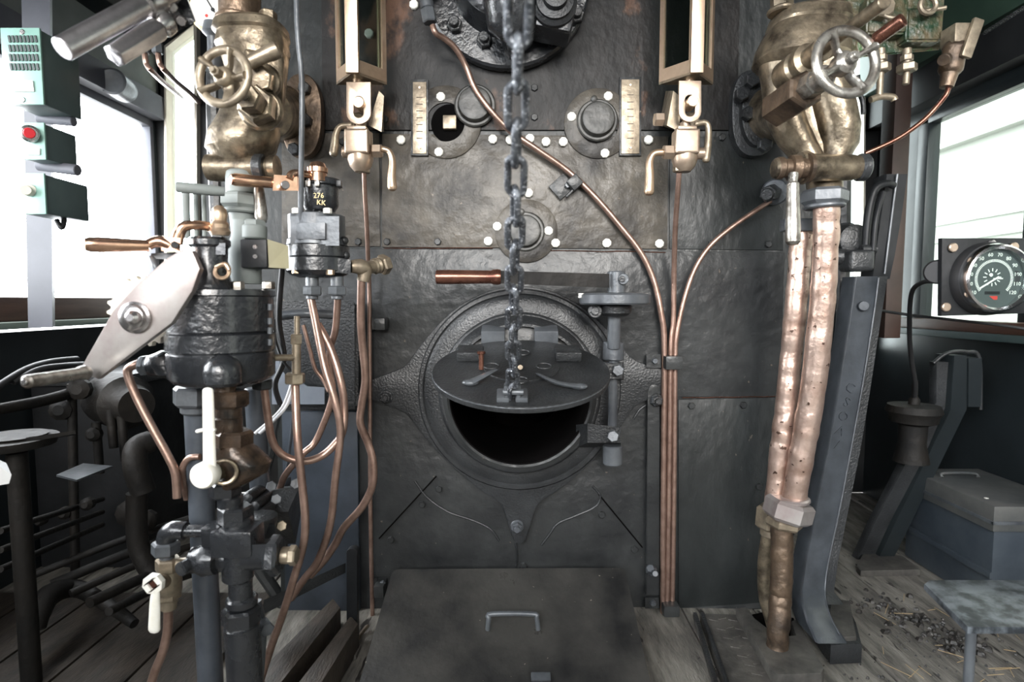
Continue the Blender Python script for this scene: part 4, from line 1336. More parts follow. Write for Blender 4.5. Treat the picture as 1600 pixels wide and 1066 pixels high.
m = M().cyl(dc + V((-.008, fy, .008)), dc + V((-.008, fy - .002, .008)), .004)
build('lamp_dot', m, 'dial_white', dl)
m = M().box(dc + V((-.002, fy, -.032)), (.034, .0006, .007))
build('odometer_window', m, 'black', dl)
m = M().plate([[(-.008, .004), (.010, .004), (.010, -.004), (.002, -.004)]], dc + V((0, fy + .0004, -.043)), X1, Z1, .0006)
build('red_mark', m, 'redmark', dl)
m = M().plate([circ(0, 0, .066, 48)], dc + V((0, -.030, 0)), X1, Z1, .0012)
build('dial_glass', m, 'glass', sp)
for a, b in ((1489, 387), (1584, 386), (1549, 382), (1478, 480)):
    build('plate_screw', bolt(a, b, YS - .004, 7, .006, 16), 'brass_pale' if a != 1549 else 'steel', sp)
m = M().cyl(P(1465, 425, YS + .05), P(1465, 425, YS + .014), .028)
m.cyl(P(1540, 436, YS + .01), P(1540, 436, YS + .07), .06)
build('rear_can', m, 'black_rub', sp)
pipe('speedometer_cable', [(1462, 440, 1.34), (1440, 442, 1.42), (1424, 460, 1.52), (1421, 520, 1.60), (1424, 560, 1.66), (1430, 600, 1.72), (1429, 620, 1.75)], 3.4, 'black_rub', 'black drive cable curving from behind the speedometer down to a gland', 'cable')
t = thing('cable_gland', 'dark flanged gear housing below the speedometer cable', 'gear housing', P(1440, 700, 1.80))
m = M().lathe(P(1430, 595, 1.78), V((0, 0, -1)), [(0, .008), (.05, .009), (.06, .016), (.075, .016), (.078, .072), (.098, .078), (.11, .07), (.13, .066), (.14, .04), (.20, .038), (.26, .05)], 28)
build('gland_body', m, 'machine', t)
pipe('electric_cable', [(1366, 484, 1.62), (1420, 492, 1.60), (1490, 500, 1.50), (1560, 508, 1.42), (1640, 520, 1.35)], 2.2, 'black_rub', 'thin black cable lying along the right window ledge', 'cable')

# ================================================================== RIGHT SIDE: BRACKET, TOOLBOX, BOARD
t = thing('seat_bracket', 'dark bent steel channel leaning from the right wall to a flat foot', 'bracket', P(1400, 885, 1.9))
m = M()
YQ = 1.85
m = beam([(1462, 1490, 566, YQ, .03), (1462, 1484, 630, YQ, .03), (1416, 1444, 720, 1.86, .03), (1364, 1394, 820, 1.90, .03), (1338, 1368, 876, 1.93, .03)])
build('channel_flange', m, 'cast', t)
m = beam([(1490, 1512, 556, YQ - .02, .08), (1484, 1512, 640, YQ - .02, .08), (1446, 1474, 718, 1.85, .09), (1396, 1424, 820, 1.88, .09), (1370, 1396, 876, 1.91, .09)])
m = beam([(1512, 1536, 560, YQ - .01, .06), (1512, 1534, 636, YQ - .01, .06)], m)
build('channel_web', m, 'wall_dark', t)
m = M().tube([P(1458, 568, YQ), P(1480, 552, YQ), P(1510, 550, YQ), P(1530, 560, YQ), P(1532, 640, YQ)], .006)
build('bent_top', m, 'cast', t)
fq = [FZ(a, b, .02) for a, b in ((1338, 884), (1345, 892), (1438, 890), (1410, 868), (1350, 862))]
m = M().plate([[(v.x, v.y) for v in fq]], (0, 0, 0), X1, Y1, .02, .004)
build('bracket_foot', m, 'tread', t)
tb = thing('toolbox', 'blue grey steel box with a dusty lid standing against the right wall', 'toolbox', (1.5, 1.78, 0))
XB0, XB1, YB0, YB1 = 1.385, 1.64, 1.595, 1.96
m = bx(XB0 + .008, XB1, YB0 + .006, YB1, 0.0, .255, None, .004)
build('box_body', m, 'box_blue', tb)
m = bx(XB0 - .004, XB1, YB0 - .004, YB1 + .004, .236, .312, None, .006)
ld = build('box_lid', m, 'box_top', tb)
m = bx(XB0 - .002, XB0 + .006, YB0, YB1, .095, .115, None, .002)
build('box_band', m, 'box_blue', tb)
m = bx(XB0 - .008, XB1, YB0 - .008, YB0 + .002, .258, .268, None, .002)
bx(XB0 - .008, XB0 - .002, YB0 - .008, YB1, .258, .268, m, .002)
build('lid_rim', m, 'cast_grey', ld)
m = M().cyl((XB0 + .03, 1.66, .3115), (XB0 + .03, 1.66, .3135), .006)
build('paint_spot', m, 'white_bolt', ld, 'small white paint spot')
m = M().tube([(XB0 + .05, 1.86, .312), (XB0 + .06, 1.87, .323), (XB0 + .16, 1.87, .323), (XB0 + .17, 1.86, .312)], .005)
build('lid_handle', m, 'box_top', ld)
st = thing('folding_stool', 'speckled grey board seat on thin steel legs at the lower right corner', 'stool', (.98, 1.03, 0))
pl = [FZ(a, b, .35) for a, b in ((1512, 980), (1640, 980), (1640, 906), (1452, 906), (1444, 912))]
lp = [(v.x, v.y) for v in pl]
lp = [lp[0], (1.16, lp[0][1]), (1.16, lp[3][1]), lp[3], lp[4]]
m = M().plate([lp], (0, 0, .338), X1, Y1, .012, .003)
build('seat_board', m, 'granite', st)
for x, y_ in ((FZ(1520, 983, .34).x, lp[0][1] + .014), (1.13, lp[0][1] + .06)):
    m = M().cyl((x, y_, 0), (x, y_, .338), .0078, n=16)
    build('leg', m, 'cast_grey', st)

# ================================================================== FLOOR FITTINGS
t = thing('slotted_floor_casting', 'raised iron floor casting with a slot around the dirty pipe', 'floor casting', FZ(1215, 1020, .0))
o8 = [(1150, 946), (1166, 944), (1180, 962), (1216, 990), (1243, 988), (1236, 966), (1246, 962), (1288, 1040), (1284, 1048), (1216, 1050), (1204, 1042)]
m = M().plate([[(v.x, v.y) for v in [FZ(a, b + 4, .05) for a, b in o8]]], (0, 0, .002), X1, Y1, .048, .006)
build('casting', m, 'tread', t)
pit = [FZ(a, b, .006) for a, b in ((1168, 962), (1212, 1000), (1250, 1000), (1240, 966), (1200, 955))]
m = M().plate([[(v.x, v.y) for v in pit]], (0, 0, .002), X1, Y1, .004)  # flat black plate, paints the depth shade of the slot
build('slot_shade', m, 'soot', t, 'black plate painting the dark of the slot around the pipe')
t = thing('tread_plate', 'worn patterned iron tread plate on the floor left of the slotted casting', 'floor plate', FZ(1130, 1010, .0))
m = M().plate([[(v.x, v.y) for v in [FZ(a, b, .025) for a, b in ((1094, 958), (1150, 960), (1218, 1056), (1262, 1120), (1150, 1120))]]], (0, 0, .001), X1, Y1, .024, .004)
build('tread', m, 'tread', t)
m = M()
for i in range(9):
    for j in range(3):
        a = V(FZ(1108 + i * 11 + j * 15, 968 + i * 14, .0252))
        m.bar(a, a + V((.022, .008 if j % 2 else -.008, 0)), .004, .002, Z1, .0005)
r_ = build('tread_pattern', m, 'tread', t)
r_['kind'] = 'stuff'
m = M()
for a, b, c_, d_ in ((1086, 962, 1130, 1110), (1097, 962, 1150, 1110)):
    m.bar(FZ(a, b, .02), FZ(c_, d_, .02), .010, .02, Z1)
build('edge_angle', m, 'cast', t)
m = M()
pts_ = []
random.seed(11)
for i in range(170):
    u = random.random()
    c = FZ(1345 + 190 * u + random.gauss(0, 16), 938 + 78 * u + random.gauss(0, 13), 0.0)
    r = random.uniform(.003, .011)
    m.lathe(c + V((0, 0, -.001)), (random.uniform(-.3, .3), random.uniform(-.3, .3), 1), [(0, r), (r * .7, r * .8), (r * 1.1, r * .3)], random.choice((4, 5)))
for i in range(110):
    c = FZ(random.uniform(1090, 1600), random.uniform(985, 1066), 0.0)
    r = random.uniform(.002, .005)
    m.lathe(c + V((0, 0, -.001)), (0, 0, 1), [(0, r), (r, r * .5)], 4)
tag(build('coal_debris', m, 'coal', ang=1), 'loose coal crumbs scattered on the right floor boards', 'coal', None, 'stuff')
m = M()
random.seed(5)
for i in range(26):
    c = FZ(random.uniform(1380, 1600), random.uniform(930, 1066), .004)
    a = random.uniform(0, PI)
    m.tube([c, c + V((math.cos(a), math.sin(a), 0)) * random.uniform(.02, .07)], .0009, n=4)
tag(build('straw', m, 'straw'), 'stray straws lying on the right floor boards', 'straw', None, 'stuff')

# ================================================================== LEFT CLACK VALVE
YW = 1.20
lv_ = thing('steam_valve', 'grimy bronze steam valve on the left with a dull brass handwheel', 'steam valve', P(395, 300, YW))
m = M()
ov = [(470 + 32 * math.copysign(abs(math.cos(a)) ** .85, math.cos(a)), 180 + 66 * math.copysign(abs(math.sin(a)) ** .85, math.sin(a))) for a in [2 * PI * i / 40 for i in range(40)]]
m = facing([ov[::-1]], 1.57, .03, .006)
build('boiler_flange', m, 'bronze_dark', lv_)
for a, b in ((480, 190), (462, 235), (478, 140)):
    c = P(a, b, 1.57)
    m = M().hex(c, c + V((0, -.02, 0)), .017, .3)
    build('flange_nut', m, 'cast', lv_)
m = M()
m.lathe(P(440, 178, 1.58), P(400, 175, 1.25) - P(440, 178, 1.58), [(0, .075), (.05, .062), (.25, .06)], 32)
m.box(P(412, 140, 1.17), (.075, .06, .13), Euler((0, .06, .35)).to_matrix(), .012, 3)
m.loft([LP(395, 72, YW, 46, 44), LP(399, 90, YW, 47, 42), LP(402, 120, YW, 42, 36), LP(400, 155, YW, 40, 36), LP(390, 185, YW, 43, 40), LP(382, 212, YW, 50, 46), LP(377, 235, YW, 49, 44), LP(376, 250, YW, 34, 34), LP(376, 268, YW, 26, 26)], 40, .85)
build('valve_body', m, 'bronze', lv_)
m = M()
m.loft([LP(394, 38, YW, 42, 38), LP(394, 44, YW, 50, 44), LP(394, 56, YW, 52, 46), LP(396, 60, YW, 48, 42), LP(396, 78, YW, 50, 45), LP(398, 92, YW, 45, 40)], 40, .7)
build('valve_bonnet', m, 'bronze', lv_)
m = M().hex(P(419, 42, YW - .02), P(419, 18, YW - .02), .017, .4)
m.cyl(P(419, 44, YW - .02), P(419, 36, YW - .02), .024)
build('cap_nut', m, 'bronze', lv_)
m = M()
m.cyl(P(375, 40, YW), P(373, -260, YW), .040)
m.cyl(P(375, 40, YW), P(375, 30, YW), .046)
m.box(P(360, 28, YW - .035), (.022, .02, .03), None, .003)
build('top_pipe', m, 'bronze_dark', lv_)
wc = P(349, 120, .93)
ax = V((-.42, -1, .16)).normalized()
g1, g2 = wc - ax * .25 + V((.0, 0, -.02)), P(408, 122, 1.12)
m = M()
m.hex(P(407, 170, 1.10), P(397, 160, 1.06), .034, .4)
m.cyl(P(409, 172, 1.12), P(406, 169, 1.10), .040)
m.hex(P(397, 160, 1.06), P(384, 150, 1.02), .024, .1)
build('gland_nut', m, 'bronze', lv_)
m = M()
m.hex(P(411, 126, 1.10), P(404, 122, 1.07), .024, .3)
m.cyl(P(413, 127, 1.12), P(411, 126, 1.10), .032)
build('second_gland', m, 'bronze', lv_)
m = M().cyl(P(386, 150, 1.03), wc, .011)
build('spindle', m, 'steel_worn', lv_)
wheel(wc, V((-.16, -1, .06)), .0425, .0072, 5, 'brass_dull', lv_, 1.2)
m = M().lathe(P(388, 98, 1.05), P(428, 80, 1.06) - P(388, 98, 1.05), [(0, .012), (.035, .013), (.042, .0145), (.056, .0145), (.06, .011)], 20)
build('side_plug', m, 'brass_dull', lv_)
m = M().lathe(P(326, 262, 1.18), P(430, 262, 1.18) - P(326, 262, 1.18), [(0, .026), (.02, .028), (.06, .024), (.098, .024), (.10, .021), (.125, .021), (.127, .024), (.14, .024)], 28)
build('outlet_tee', m, 'bronze', lv_)
m = M().cyl(P(399, 262, 1.17), P(415, 262, 1.17), .0265)
build('tee_collar', m, 'cast', lv_)
m = M().hex(P(379, 304, 1.18), P(379, 326, 1.18), .042, .3)
m.cyl(P(379, 326, 1.18), P(379, 334, 1.18), .036)
m.cyl(P(377, 268, 1.18), P(378, 305, 1.18), .030)
m.lathe(P(379, 332, 1.18), -Z1, [(0, .026), (.02, .024), (.08, .02)], 24)
build('lower_union', m, 'greygreen', lv_, 'pale green painted union nut')
m = M().lathe(P(404, 292, 1.16), P(409, 348, 1.16) - P(404, 292, 1.16), [(0, .008), (.005, .010), (.06, .013), (.07, .010)], 20)
build('drain_lever', m, 'steel_worn', lv_)

# pressure gauge behind the valve
t = thing('pressure_gauge', 'white faced pressure gauge with a yellow rim at the top left', 'gauge', P(328, 40, 1.3))
pc = P(331, 12, 1.26)
m = M().cyl(pc + V((0, .045, 0)), pc, .052, n=40)
build('gauge_case', m, 'yellow', t)
m = M().cyl(pc, pc + V((0, -.003, 0)), .045, n=40, ch=.01)
fc = build('gauge_face', m, 'dial_white', t)
m = M().bar(pc + V((-.012, -.005, .022)), pc + V((.008, -.005, -.012)), .003, .001, bev=0)
m.cyl(pc + V((.004, -.003, -.006)), pc + V((.004, -.006, -.006)), .004)
build('gauge_needle', m, 'black', fc)
m = M().cyl(pc + V((-.010, -.0032, -.018)), pc + V((-.010, -.0042, -.018)), .0035)
build('red_mark', m, 'redmark', fc)
m = M().lathe(P(332, 36, 1.27), -Z1, [(0, .018), (.02, .022), (.03, .012), (.07, .012), (.075, .02), (.10, .02)], 20)
build('gauge_stem', m, 'cast_grey', t)

# ================================================================== CHROME LEVERS, TOP LEFT
t = thing('chrome_lever', 'thick shiny steel tube lever slanting down left at the top', 'lever', P(150, 80, .9))
a, b = P(97, 77, .80), P(222, 9, .90)
L_ = (b - a).length
m = M().lathe(a, b - a, [(0, .0135), (.0015, .0152), (.003, .0155), (L_ - .004, .0165), (L_, .0165)], 40)
build('lever_tube', m, 'brushed', t)
m = M().lathe(b, b - a, [(0, .017), (.004, .0205), (.012, .0205), (.018, .0225), (.03, .023), (.033, .019), (.075, .018)], 36)
build('lever_ferrule', m, 'steel', t)
t = thing('chrome_lever', 'shorter fluted steel lever grip below the thick tube lever', 'lever', P(230, 70, .92))
a, b = P(178, 88, .86), P(248, 44, .92)
L_ = (b - a).length
m = M()
rings = []
x, y_, z = frame_of(b - a)
for q, r in ((0, .0125), (.0015, .0148), (L_ * .9, .0168), (L_ * .97, .0155), (L_, .010)):
    rg = []
    for i in range(36):
        th_ = 2 * PI * i / 36
        rr = r * (1 + .07 * math.cos(th_ * 6))
        rg.append(m.b.verts.new(a + z * q + x * rr * math.cos(th_) + y_ * rr * math.sin(th_)))
    rings.append(rg)
m.skin(rings)
build('fluted_grip', m, 'brushed', t)
m = M()
m.lathe(b, P(268, 22, .95) - b, [(0, .012), (.01, .018), (.018, .020), (.022, .012), (.05, .012)], 24)
m.tube([P(258, 18, .93), P(264, 34, .93), P(262, 52, .93), P(272, 44, .94)], .006)
build('grip_collar', m, 'steel', t)
t = thing('lever_block', 'dark oily pivot block holding the two steel levers', 'pivot block', P(275, 40, .98))
m = M()
m.hull([P(262, 58, .95), P(306, 34, .97), P(290, -8, .97), P(226, -8, .95), P(268, 56, 1.06), P(306, 30, 1.06), P(292, -8, 1.06), P(230, -8, 1.06)])
m.lathe(P(240, 4, .95), V((.2, -1, 0)), [(0, .03), (.02, .028), (.025, .02)], 24)
build('pivot_casting', m, 'cast_gloss', t)
for a_, b_ in ((285, 30), (272, 8)):
    m = M().cyl(P(a_, b_, .96), P(a_ - 2, b_ + 3, .935), .007)
    build('pivot_bolt', m, 'steel', t)

# copper pipes and brass fittings by the left header beam
for i, (dx, lab) in enumerate(((0, 'short bent copper pipe with a grey nut, left of a pair by the front window'), (21, 'short bent copper pipe with a grey nut, right of a pair by the front window'))):
    pipe('bent_copper_pipe', [(226 + dx, 84, 1.5), (229 + dx, 100, 1.5), (238 + dx, 112, 1.52), (254 + dx, 128, 1.75), (276 + dx, 146, 2.2), (290 + dx, 160, 2.62)], 4, 'copper', lab)
    t = thing('pipe_nut', 'grey nut at the top of the ' + ('left' if i == 0 else 'right') + ' bent copper pipe', 'pipe nut', P(226 + dx, 84, 1.5))
    m = M().hex(P(224 + dx, 66, 1.5), P(226 + dx, 84, 1.5), .014, .3)
    build('hex_nut', m, 'cast_grey', t)
m = M().lathe(V((-1.55, 2.36, 1.735)), V((.2, -1, 0)), [(0, .03), (.02, .045), (.06, .05), (.13, .05), (.135, .042), (.132, .015)], 28)
solo('header_lamp', m, 'cast_grey', 'small round grey can fixed under the left header beam', 'lamp housing')

# ================================================================== ELECTRIC BOXES ON THE LEFT WINDOW POST
pst = bx(-1.29, -1.235, 1.50, 1.56, .80, 1.98, None, .004)
pst = M().hull([P(44, 512, 1.56), P(82, 512, 1.56), P(76, -170, 1.56), P(30, -170, 1.56), P(48, 510, 1.62), P(86, 510, 1.62), P(80, -170, 1.62), P(34, -170, 1.62)])
solo('box_post', pst, 'post_paint', 'slate grey upright post in front of the left window carrying three boxes', 'post')
def ebox(x0, x1, y0, y1, Yf, dep, label):
    t_ = thing('electric_box', label, 'electric box', P((x0 + x1) / 2, y1, Yf), 'teal electric boxes on the left post')
    a_, b_ = P(x0, y1, Yf), P(x1, y0, Yf)
    m_ = M().box(((a_.x + b_.x) / 2, Yf + dep / 2 + .002, (a_.z + b_.z) / 2), (b_.x - a_.x - .004, dep, b_.z - a_.z - .004), None, .004)
    build('box_case', m_, 'teal_dark', t_)
    m_ = M().box(((a_.x + b_.x) / 2, Yf, (a_.z + b_.z) / 2), (b_.x - a_.x, .006, b_.z - a_.z), None, .002)
    return t_, build('box_front', m_, 'teal', t_)
t, f_ = ebox(9, 63, 44, 164, 1.40, .12, 'teal electric box with louvre slots, topmost on the left post')
for r in range(4):
    for i in range(8):
        c = P(15 + i * 5.9 + r * 1.0, 61 + r * 14.5, 1.396)
        m = M().box(c, (.0048, .004, .0155), Euler((0, -.15, 0)).to_matrix())
        build('louvre_slot', m, 'slot', f_)
m = facing([[(22, 143), (53, 143), (51, 126), (22, 124)]], 1.394, .003)
build('name_label', m, 'label', t)
for a_, b_ in ((35, 50), (36, 156)): build('screw', bolt(a_, b_, 1.397, 4, .004, 10), 'steel', t)
t, f_ = ebox(35, 70, 192, 250, 1.42, .10, 'small teal box with a red push button, middle one on the left post')
m = M().cyl(P(47, 209, 1.416), P(47, 209, 1.402), .020)
m.cyl(P(47, 209, 1.402), P(47, 209, 1.398), .017)
build('button_collar', m, 'steel', t)
m = M().cyl(P(46, 208, 1.402), P(46, 208, 1.386), .012)
build('red_button', m, 'red', t)
m = facing([[(42, 242), (62, 242), (62, 232), (42, 232)]], 1.414, .003)
build('name_label', m, 'label', t)
t, f_ = ebox(28, 70, 271, 335, 1.40, .14, 'teal box with a round white knob, lowest on the left post')
m = M().cyl(P(40, 297, 1.396), P(40, 297, 1.375), .012)
m.cyl(P(45, 297, 1.396), P(45, 297, 1.388), .015)
build('white_knob', m, 'white', t)
m = M()
m.tube([P(96, 330, 1.47), P(100, 345, 1.47), P(96, 356, 1.46), P(88, 344, 1.46)], .006)
build('cable_hook', m, 'black', t)
m = M().cyl(P(60, 185, 1.5), P(116, 190, 1.5), .012)
solo('conduit_stub', m, 'slate', 'grey conduit stub between the upper and the middle teal box', 'conduit')
m = M().cyl(P(60, 258, 1.48), P(122, 266, 1.48), .014)
solo('conduit_stub', m, 'slate', 'grey conduit stub between the middle and the lowest teal box', 'conduit')

# ================================================================== DRIVER'S BRAKE VALVE (large glossy drum)
YD = 1.05
kd = S(YD)
bv = thing('drum_brake_valve', 'large glossy black drum of the driver brake valve with a copper lever', 'brake valve', P(344, 600, YD))
def rad_lathe(px, rows, n=56, Y=YD):
    """rows (py, radius px), downwards along a vertical axis at px"""
    z0 = P(px, rows[0][0], Y)
    return M().lathe(z0, (0, 0, -1), [(max((z0 - P(px, py, Y)).z, 0), r * S(Y)) for py, r in rows], n)
m = rad_lathe(344, [(452, 70), (454, 79), (462, 80), (464, 77), (516, 77), (519, 74), (521, 78), (546, 78), (549, 75), (551, 77), (586, 76), (594, 70), (598, 60)])
build('drum_body', m, 'cast_gloss', bv)
m = M()
for (a, b, r) in ((268, 505, .006), (264, 520, .007), (267, 535, .006)):
    m.sph(P(a, b, YD), r)
build('cast_lugs', m, 'cast_gloss', bv)
for a in (288, 372, 420):
    z0 = P(a, 452, YD - .04 if a < 400 else YD)
    m = M().hex(z0, z0 + V((0, 0, .014)), .011, .3)
    build('drum_bolt', m, 'cast' if a == 288 else 'steel_worn', bv)
m = M()
for yy in (475, 497, 512, 530):
    m.cyl(P(422, yy, 1.04), P(422, yy + 10, 1.04), .0045)
build('side_stud_row', m, 'cast_grey', bv)
m = rad_lathe(327, [(372, 27), (376, 30), (384, 30), (388, 26), (408, 25), (414, 27), (424, 26), (440, 29), (452, 34)], 36, 1.0)
m.hull([P(300, 398, .98), P(352, 398, .98), P(352, 380, .98), P(300, 380, .98), P(300, 398, 1.03), P(352, 398, 1.03), P(352, 380, 1.03), P(300, 380, 1.03)])
build('top_housing', m, 'cast_gloss', bv)
m = M().torus(P(347, 425, .97), V((.2, -1, .2)), .011, .0035, n=20, k=8)
m.tube([P(338, 418, .97), P(352, 413, .965), P(358, 422, .965)], .004)
build('thumb_ring', m, 'brass', bv)
hy = .97
a, b = P(130, 382, .88), P(232, 384, .93)
L_ = (b - a).length
m = M().lathe(a, b - a, [(0, .005), (.002, .0095), (.008, .0118), (.02, .0122), (L_ * .6, .0108), (L_, .0095)], 28)
m.tube([P(230, 384, .93), P(240, 379, .935), P(252, 378, .94), P(266, 384, .945)], [.0085, .009, .010, .010], n=16)
m.hull([P(252, 392, .935), P(282, 393, .94), P(282, 372, .94), P(252, 371, .935), P(252, 392, .955), P(282, 393, .96), P(282, 372, .96), P(252, 371, .955)])
m.tube([P(275, 380, .948), P(280, 364, .952), P(288, 354, .955), P(305, 352, .965), P(325, 354, .98), P(338, 360, .985)], [.0105, .0092, .0086, .0080, .0080, .009], n=14)
build('copper_lever', m, 'copper_handle', bv)
m = M().cyl(P(273, 383, .933), P(273, 383, .925), .0058)
build('lever_screw', m, 'cast', bv)
m = M()
m.lathe(P(344, 368, .98), Z1, [(0, .014), (.006, .017), (.012, .014), (.018, .015), (.024, .011), (.034, .013), (.044, .011), (.05, .005)], 20)
build('lever_nut', m, 'brass', bv)
m = M().hull([P(236, 404, .95), P(300, 408, .97), P(300, 393, .97), P(236, 396, .95), P(236, 404, .965), P(300, 408, .985), P(300, 393, .985), P(236, 396, .965)])
m.tube([P(238, 402, .955), P(243, 416, .95), P(247, 428, .95)], [.006, .005, .003])
build('grey_lever', m, 'cast_grey', bv)
m = M().lathe(P(274, 292, 1.05), P(334, 298, 1.08) - P(274, 292, 1.05), [(0, .008), (.004, .010), (.06, .010), (.08, .008)], 20)
build('top_lever', m, 'greygreen', bv, 'grey green upper lever')
m = M()
for a in (290, 305, 318): m.cyl(P(a, 300, 1.12), P(a + 2, 372, 1.12), .007 if a == 290 else .004)
m.lathe(P(380, 345, 1.10), -Z1, [(0, .02), (.03, .022), (.05, .03), (.12, .03)], 24)
build('feed_pipe', m, 'greygreen', bv)
# left and front outlet lobes below the drum
m = M()
m.loft([LP(262, 548, YD, 10), LP(258, 556, YD, 22), LP(262, 570, YD, 26, 24), LP(268, 584, YD, 22), LP(272, 592, YD, 10)], 28)
m.tube([P(236, 572, YD), P(262, 570, YD), P(300, 572, YD)], [.020, .026, .030], n=20)
m.cyl(P(228, 572, YD), P(238, 572, YD), .016)
build('left_outlet', m, 'cast_gloss', bv)
m = M()
m.lathe(P(349, 603, .97), Z1, [(0, .024), (.006, .030), (.024, .031), (.036, .029), (.046, .022), (.053, .010)], 32)
build('front_dome', m, 'cast_gloss', bv)
m = M().sph(P(302, 588, .99), .018, (1, 1, .8))
build('small_dome', m, 'cast_gloss', bv)
# block with two screws, to the right of the top
t = thing('electric_switch_block', 'small black block with two screws and a yellowed side plate', 'switch block', P(410, 420, 1.08))
m = M().box((P(375, 418, 1.06) + P(417, 374, 1.06)) / 2 + V((0, .03, 0)), (.049, .06, .052), None, .003)
build('block_body', m, 'black', t)
m = M().hull([P(418, 418, 1.065), P(452, 420, 1.11), P(450, 384, 1.11), P(418, 374, 1.065), P(418, 418, 1.11), P(445, 420, 1.14), P(445, 384, 1.14), P(418, 374, 1.11)])
build('side_plate', m, 'yellow_old' if 'yellow_old' in MT else 'cream', t)
for b in (386, 401): build('block_screw', bolt(399, b, 1.061, 4, .004, 12), 'steel', t)
m = M().cyl(P(398, 374, 1.09), P(398, 352, 1.09), .022)
m.hex(P(398, 360, 1.09), P(398, 344, 1.09), .020)
build('block_union', m, 'greygreen', t)

# ================================================================== SMALL BRAKE VALVE WITH NUMBERS
YE = 1.22
ev = thing('small_brake_valve', 'small black brake valve marked 276 KK in gold with a copper lever', 'brake valve', P(494, 430, YE))
m = rad_lathe(495, [(336, 38), (338, 42), (374, 42), (376, 44), (384, 45)], 40, YE)
m.hull([P(454, 384, YE - .055), P(530, 384, YE - .055), P(530, 338, YE - .055), P(454, 338, YE - .055), P(454, 384, YE + .04), P(534, 384, YE + .04), P(534, 338, YE + .04), P(454, 338, YE + .04)])
bmesh.ops.bevel(m.b, geom=m.b.edges[:], offset=.004, segments=2, affect='EDGES') if False else None
build('valve_chest', m, 'cast_grey', ev)
m = rad_lathe(497, [(384, 40), (386, 47), (402, 47), (404, 45), (405, 48), (424, 48), (430, 42), (434, 30)], 44, YE)
build('valve_drum', m, 'cast_gloss', ev)
m = M().hull([P(502, 424, 1.17), P(548, 428, 1.19), P(548, 406, 1.19), P(502, 400, 1.17), P(502, 424, 1.25), P(548, 428, 1.25), P(548, 406, 1.25), P(502, 400, 1.25)])
build('side_outlet', m, 'cast_gloss', ev)
m = facing([[(463, 374), (508, 374), (508, 348), (463, 348)]], 1.158, .004, .001)
build('name_plate', m, 'cast_grey', ev)
m = rad_lathe(500, [(288, 24), (290, 28), (300, 27), (322, 27), (330, 22), (332, 12), (342, 12)], 40, YE)
build('rotary_cap', m, 'cast_gloss', ev)
m = rad_lathe(502, [(280, 26), (282, 30), (291, 31), (293, 28)], 40, YE)
build('cap_flange', m, 'cast_gloss', ev)
for a in (473, 482, 496, 530):
    m = M().box(P(a, 287, 1.178 if a != 530 else 1.20), (.010, .010, .013), None, .002)
    build('flange_stop', m, 'steel_worn' if a < 500 else 'cast', ev)
m = text('276', .0145, P(498, 306, YE - .0385), X1, Z1, .0006)
build('gold_number', m, 'gold', ev, 'gold painted number 276')
m = text('KK', .0145, P(502, 317, YE - .0385), V((1, 0, -.12)), V((.12, 0, 1)), .0006)
build('gold_letters', m, 'gold', ev, 'gold painted letters KK')
for a, b, mt in ((463, 334, 'white_bolt'), (512, 334, 'white_bolt'), (463, 428, 'brass'), (516, 430, 'brass')):
    c = P(a, b, 1.17)
    m = M().hex(c, c + V((0, 0, .011)), .0085, .3)
    build('cover_bolt', m, mt, ev)
for a, b in ((538, 376), (540, 399)):
    m = M().sph(P(a, b, 1.21), .009)
    build('side_bolt', m, 'cast', ev)
a, b = P(358, 280, 1.10), P(428, 286, 1.15)
L_ = (b - a).length
m = M().lathe(a, b - a, [(0, .004), (.003, .0095), (.01, .0120), (L_ * .6, .0115), (L_, .0105)], 28)
m.hull([P(426, 298, 1.135), P(468, 298, 1.16), P(466, 276, 1.16), P(428, 273, 1.135), P(426, 298, 1.155), P(468, 298, 1.18), P(466, 276, 1.18), P(428, 273, 1.155)])
m.tube([P(452, 280, 1.15), P(456, 272, 1.155), P(468, 271, 1.165), P(492, 275, 1.19)], .0075, n=12)
build('copper_lever', m, 'copper_handle', ev)
m = M().cyl(P(446, 289, 1.14), P(446, 289, 1.125), .008)
build('lever_screw', m, 'steel', ev)
m = rad_lathe(496, [(253, 6), (255, 10), (262, 13), (263, 15), (270, 15), (271, 13), (284, 14)], 28, 1.19)
build('lever_nut', m, 'copper_handle', ev)
for a in (488, 527):
    m = M().hex(P(a, 447, 1.20), P(a, 462, 1.20), .020, .3)
    m.cyl(P(a, 432, 1.20), P(a, 448, 1.20), .013)
    m.cyl(P(a, 462, 1.20), P(a, 468, 1.20), .012)
    build('outlet_nut', m, 'cast_grey', ev)
t = thing('brass_elbow', 'brass pipe elbow with a hex nut right of the small brake valve', 'pipe elbow', P(575, 440, 1.26))
m = M()
m.tube([P(548, 417, 1.22), P(562, 417, 1.23), P(570, 422, 1.24), P(567, 440, 1.24)], [.013, .017, .016, .013], n=18)
m.tube([P(562, 420, 1.23), P(584, 417, 1.27)], .014, n=18)
build('elbow_body', m, 'brass_dull', t)
m = M().lathe(P(582, 417, 1.27), P(604, 412, 1.30) - P(582, 417, 1.27), [(0, .016), (.006, .018), (.010, .015), (.015, .018), (.02, .016)], 24)
m.hex(P(594, 415, 1.285), P(605, 412, 1.30), .023, .4)
build('elbow_nut', m, 'brass_dull', t)
pipe('thin_rod', [(455, -420, 1.14), (463, -20, 1.14), (466, 60, 1.14), (471, 110, 1.145), (472, 170, 1.145), (471, 250, 1.15), (470, 345, 1.17)], 4.2, 'cast_grey', 'long thin dark rod hanging down beside the left valve', 'rod')

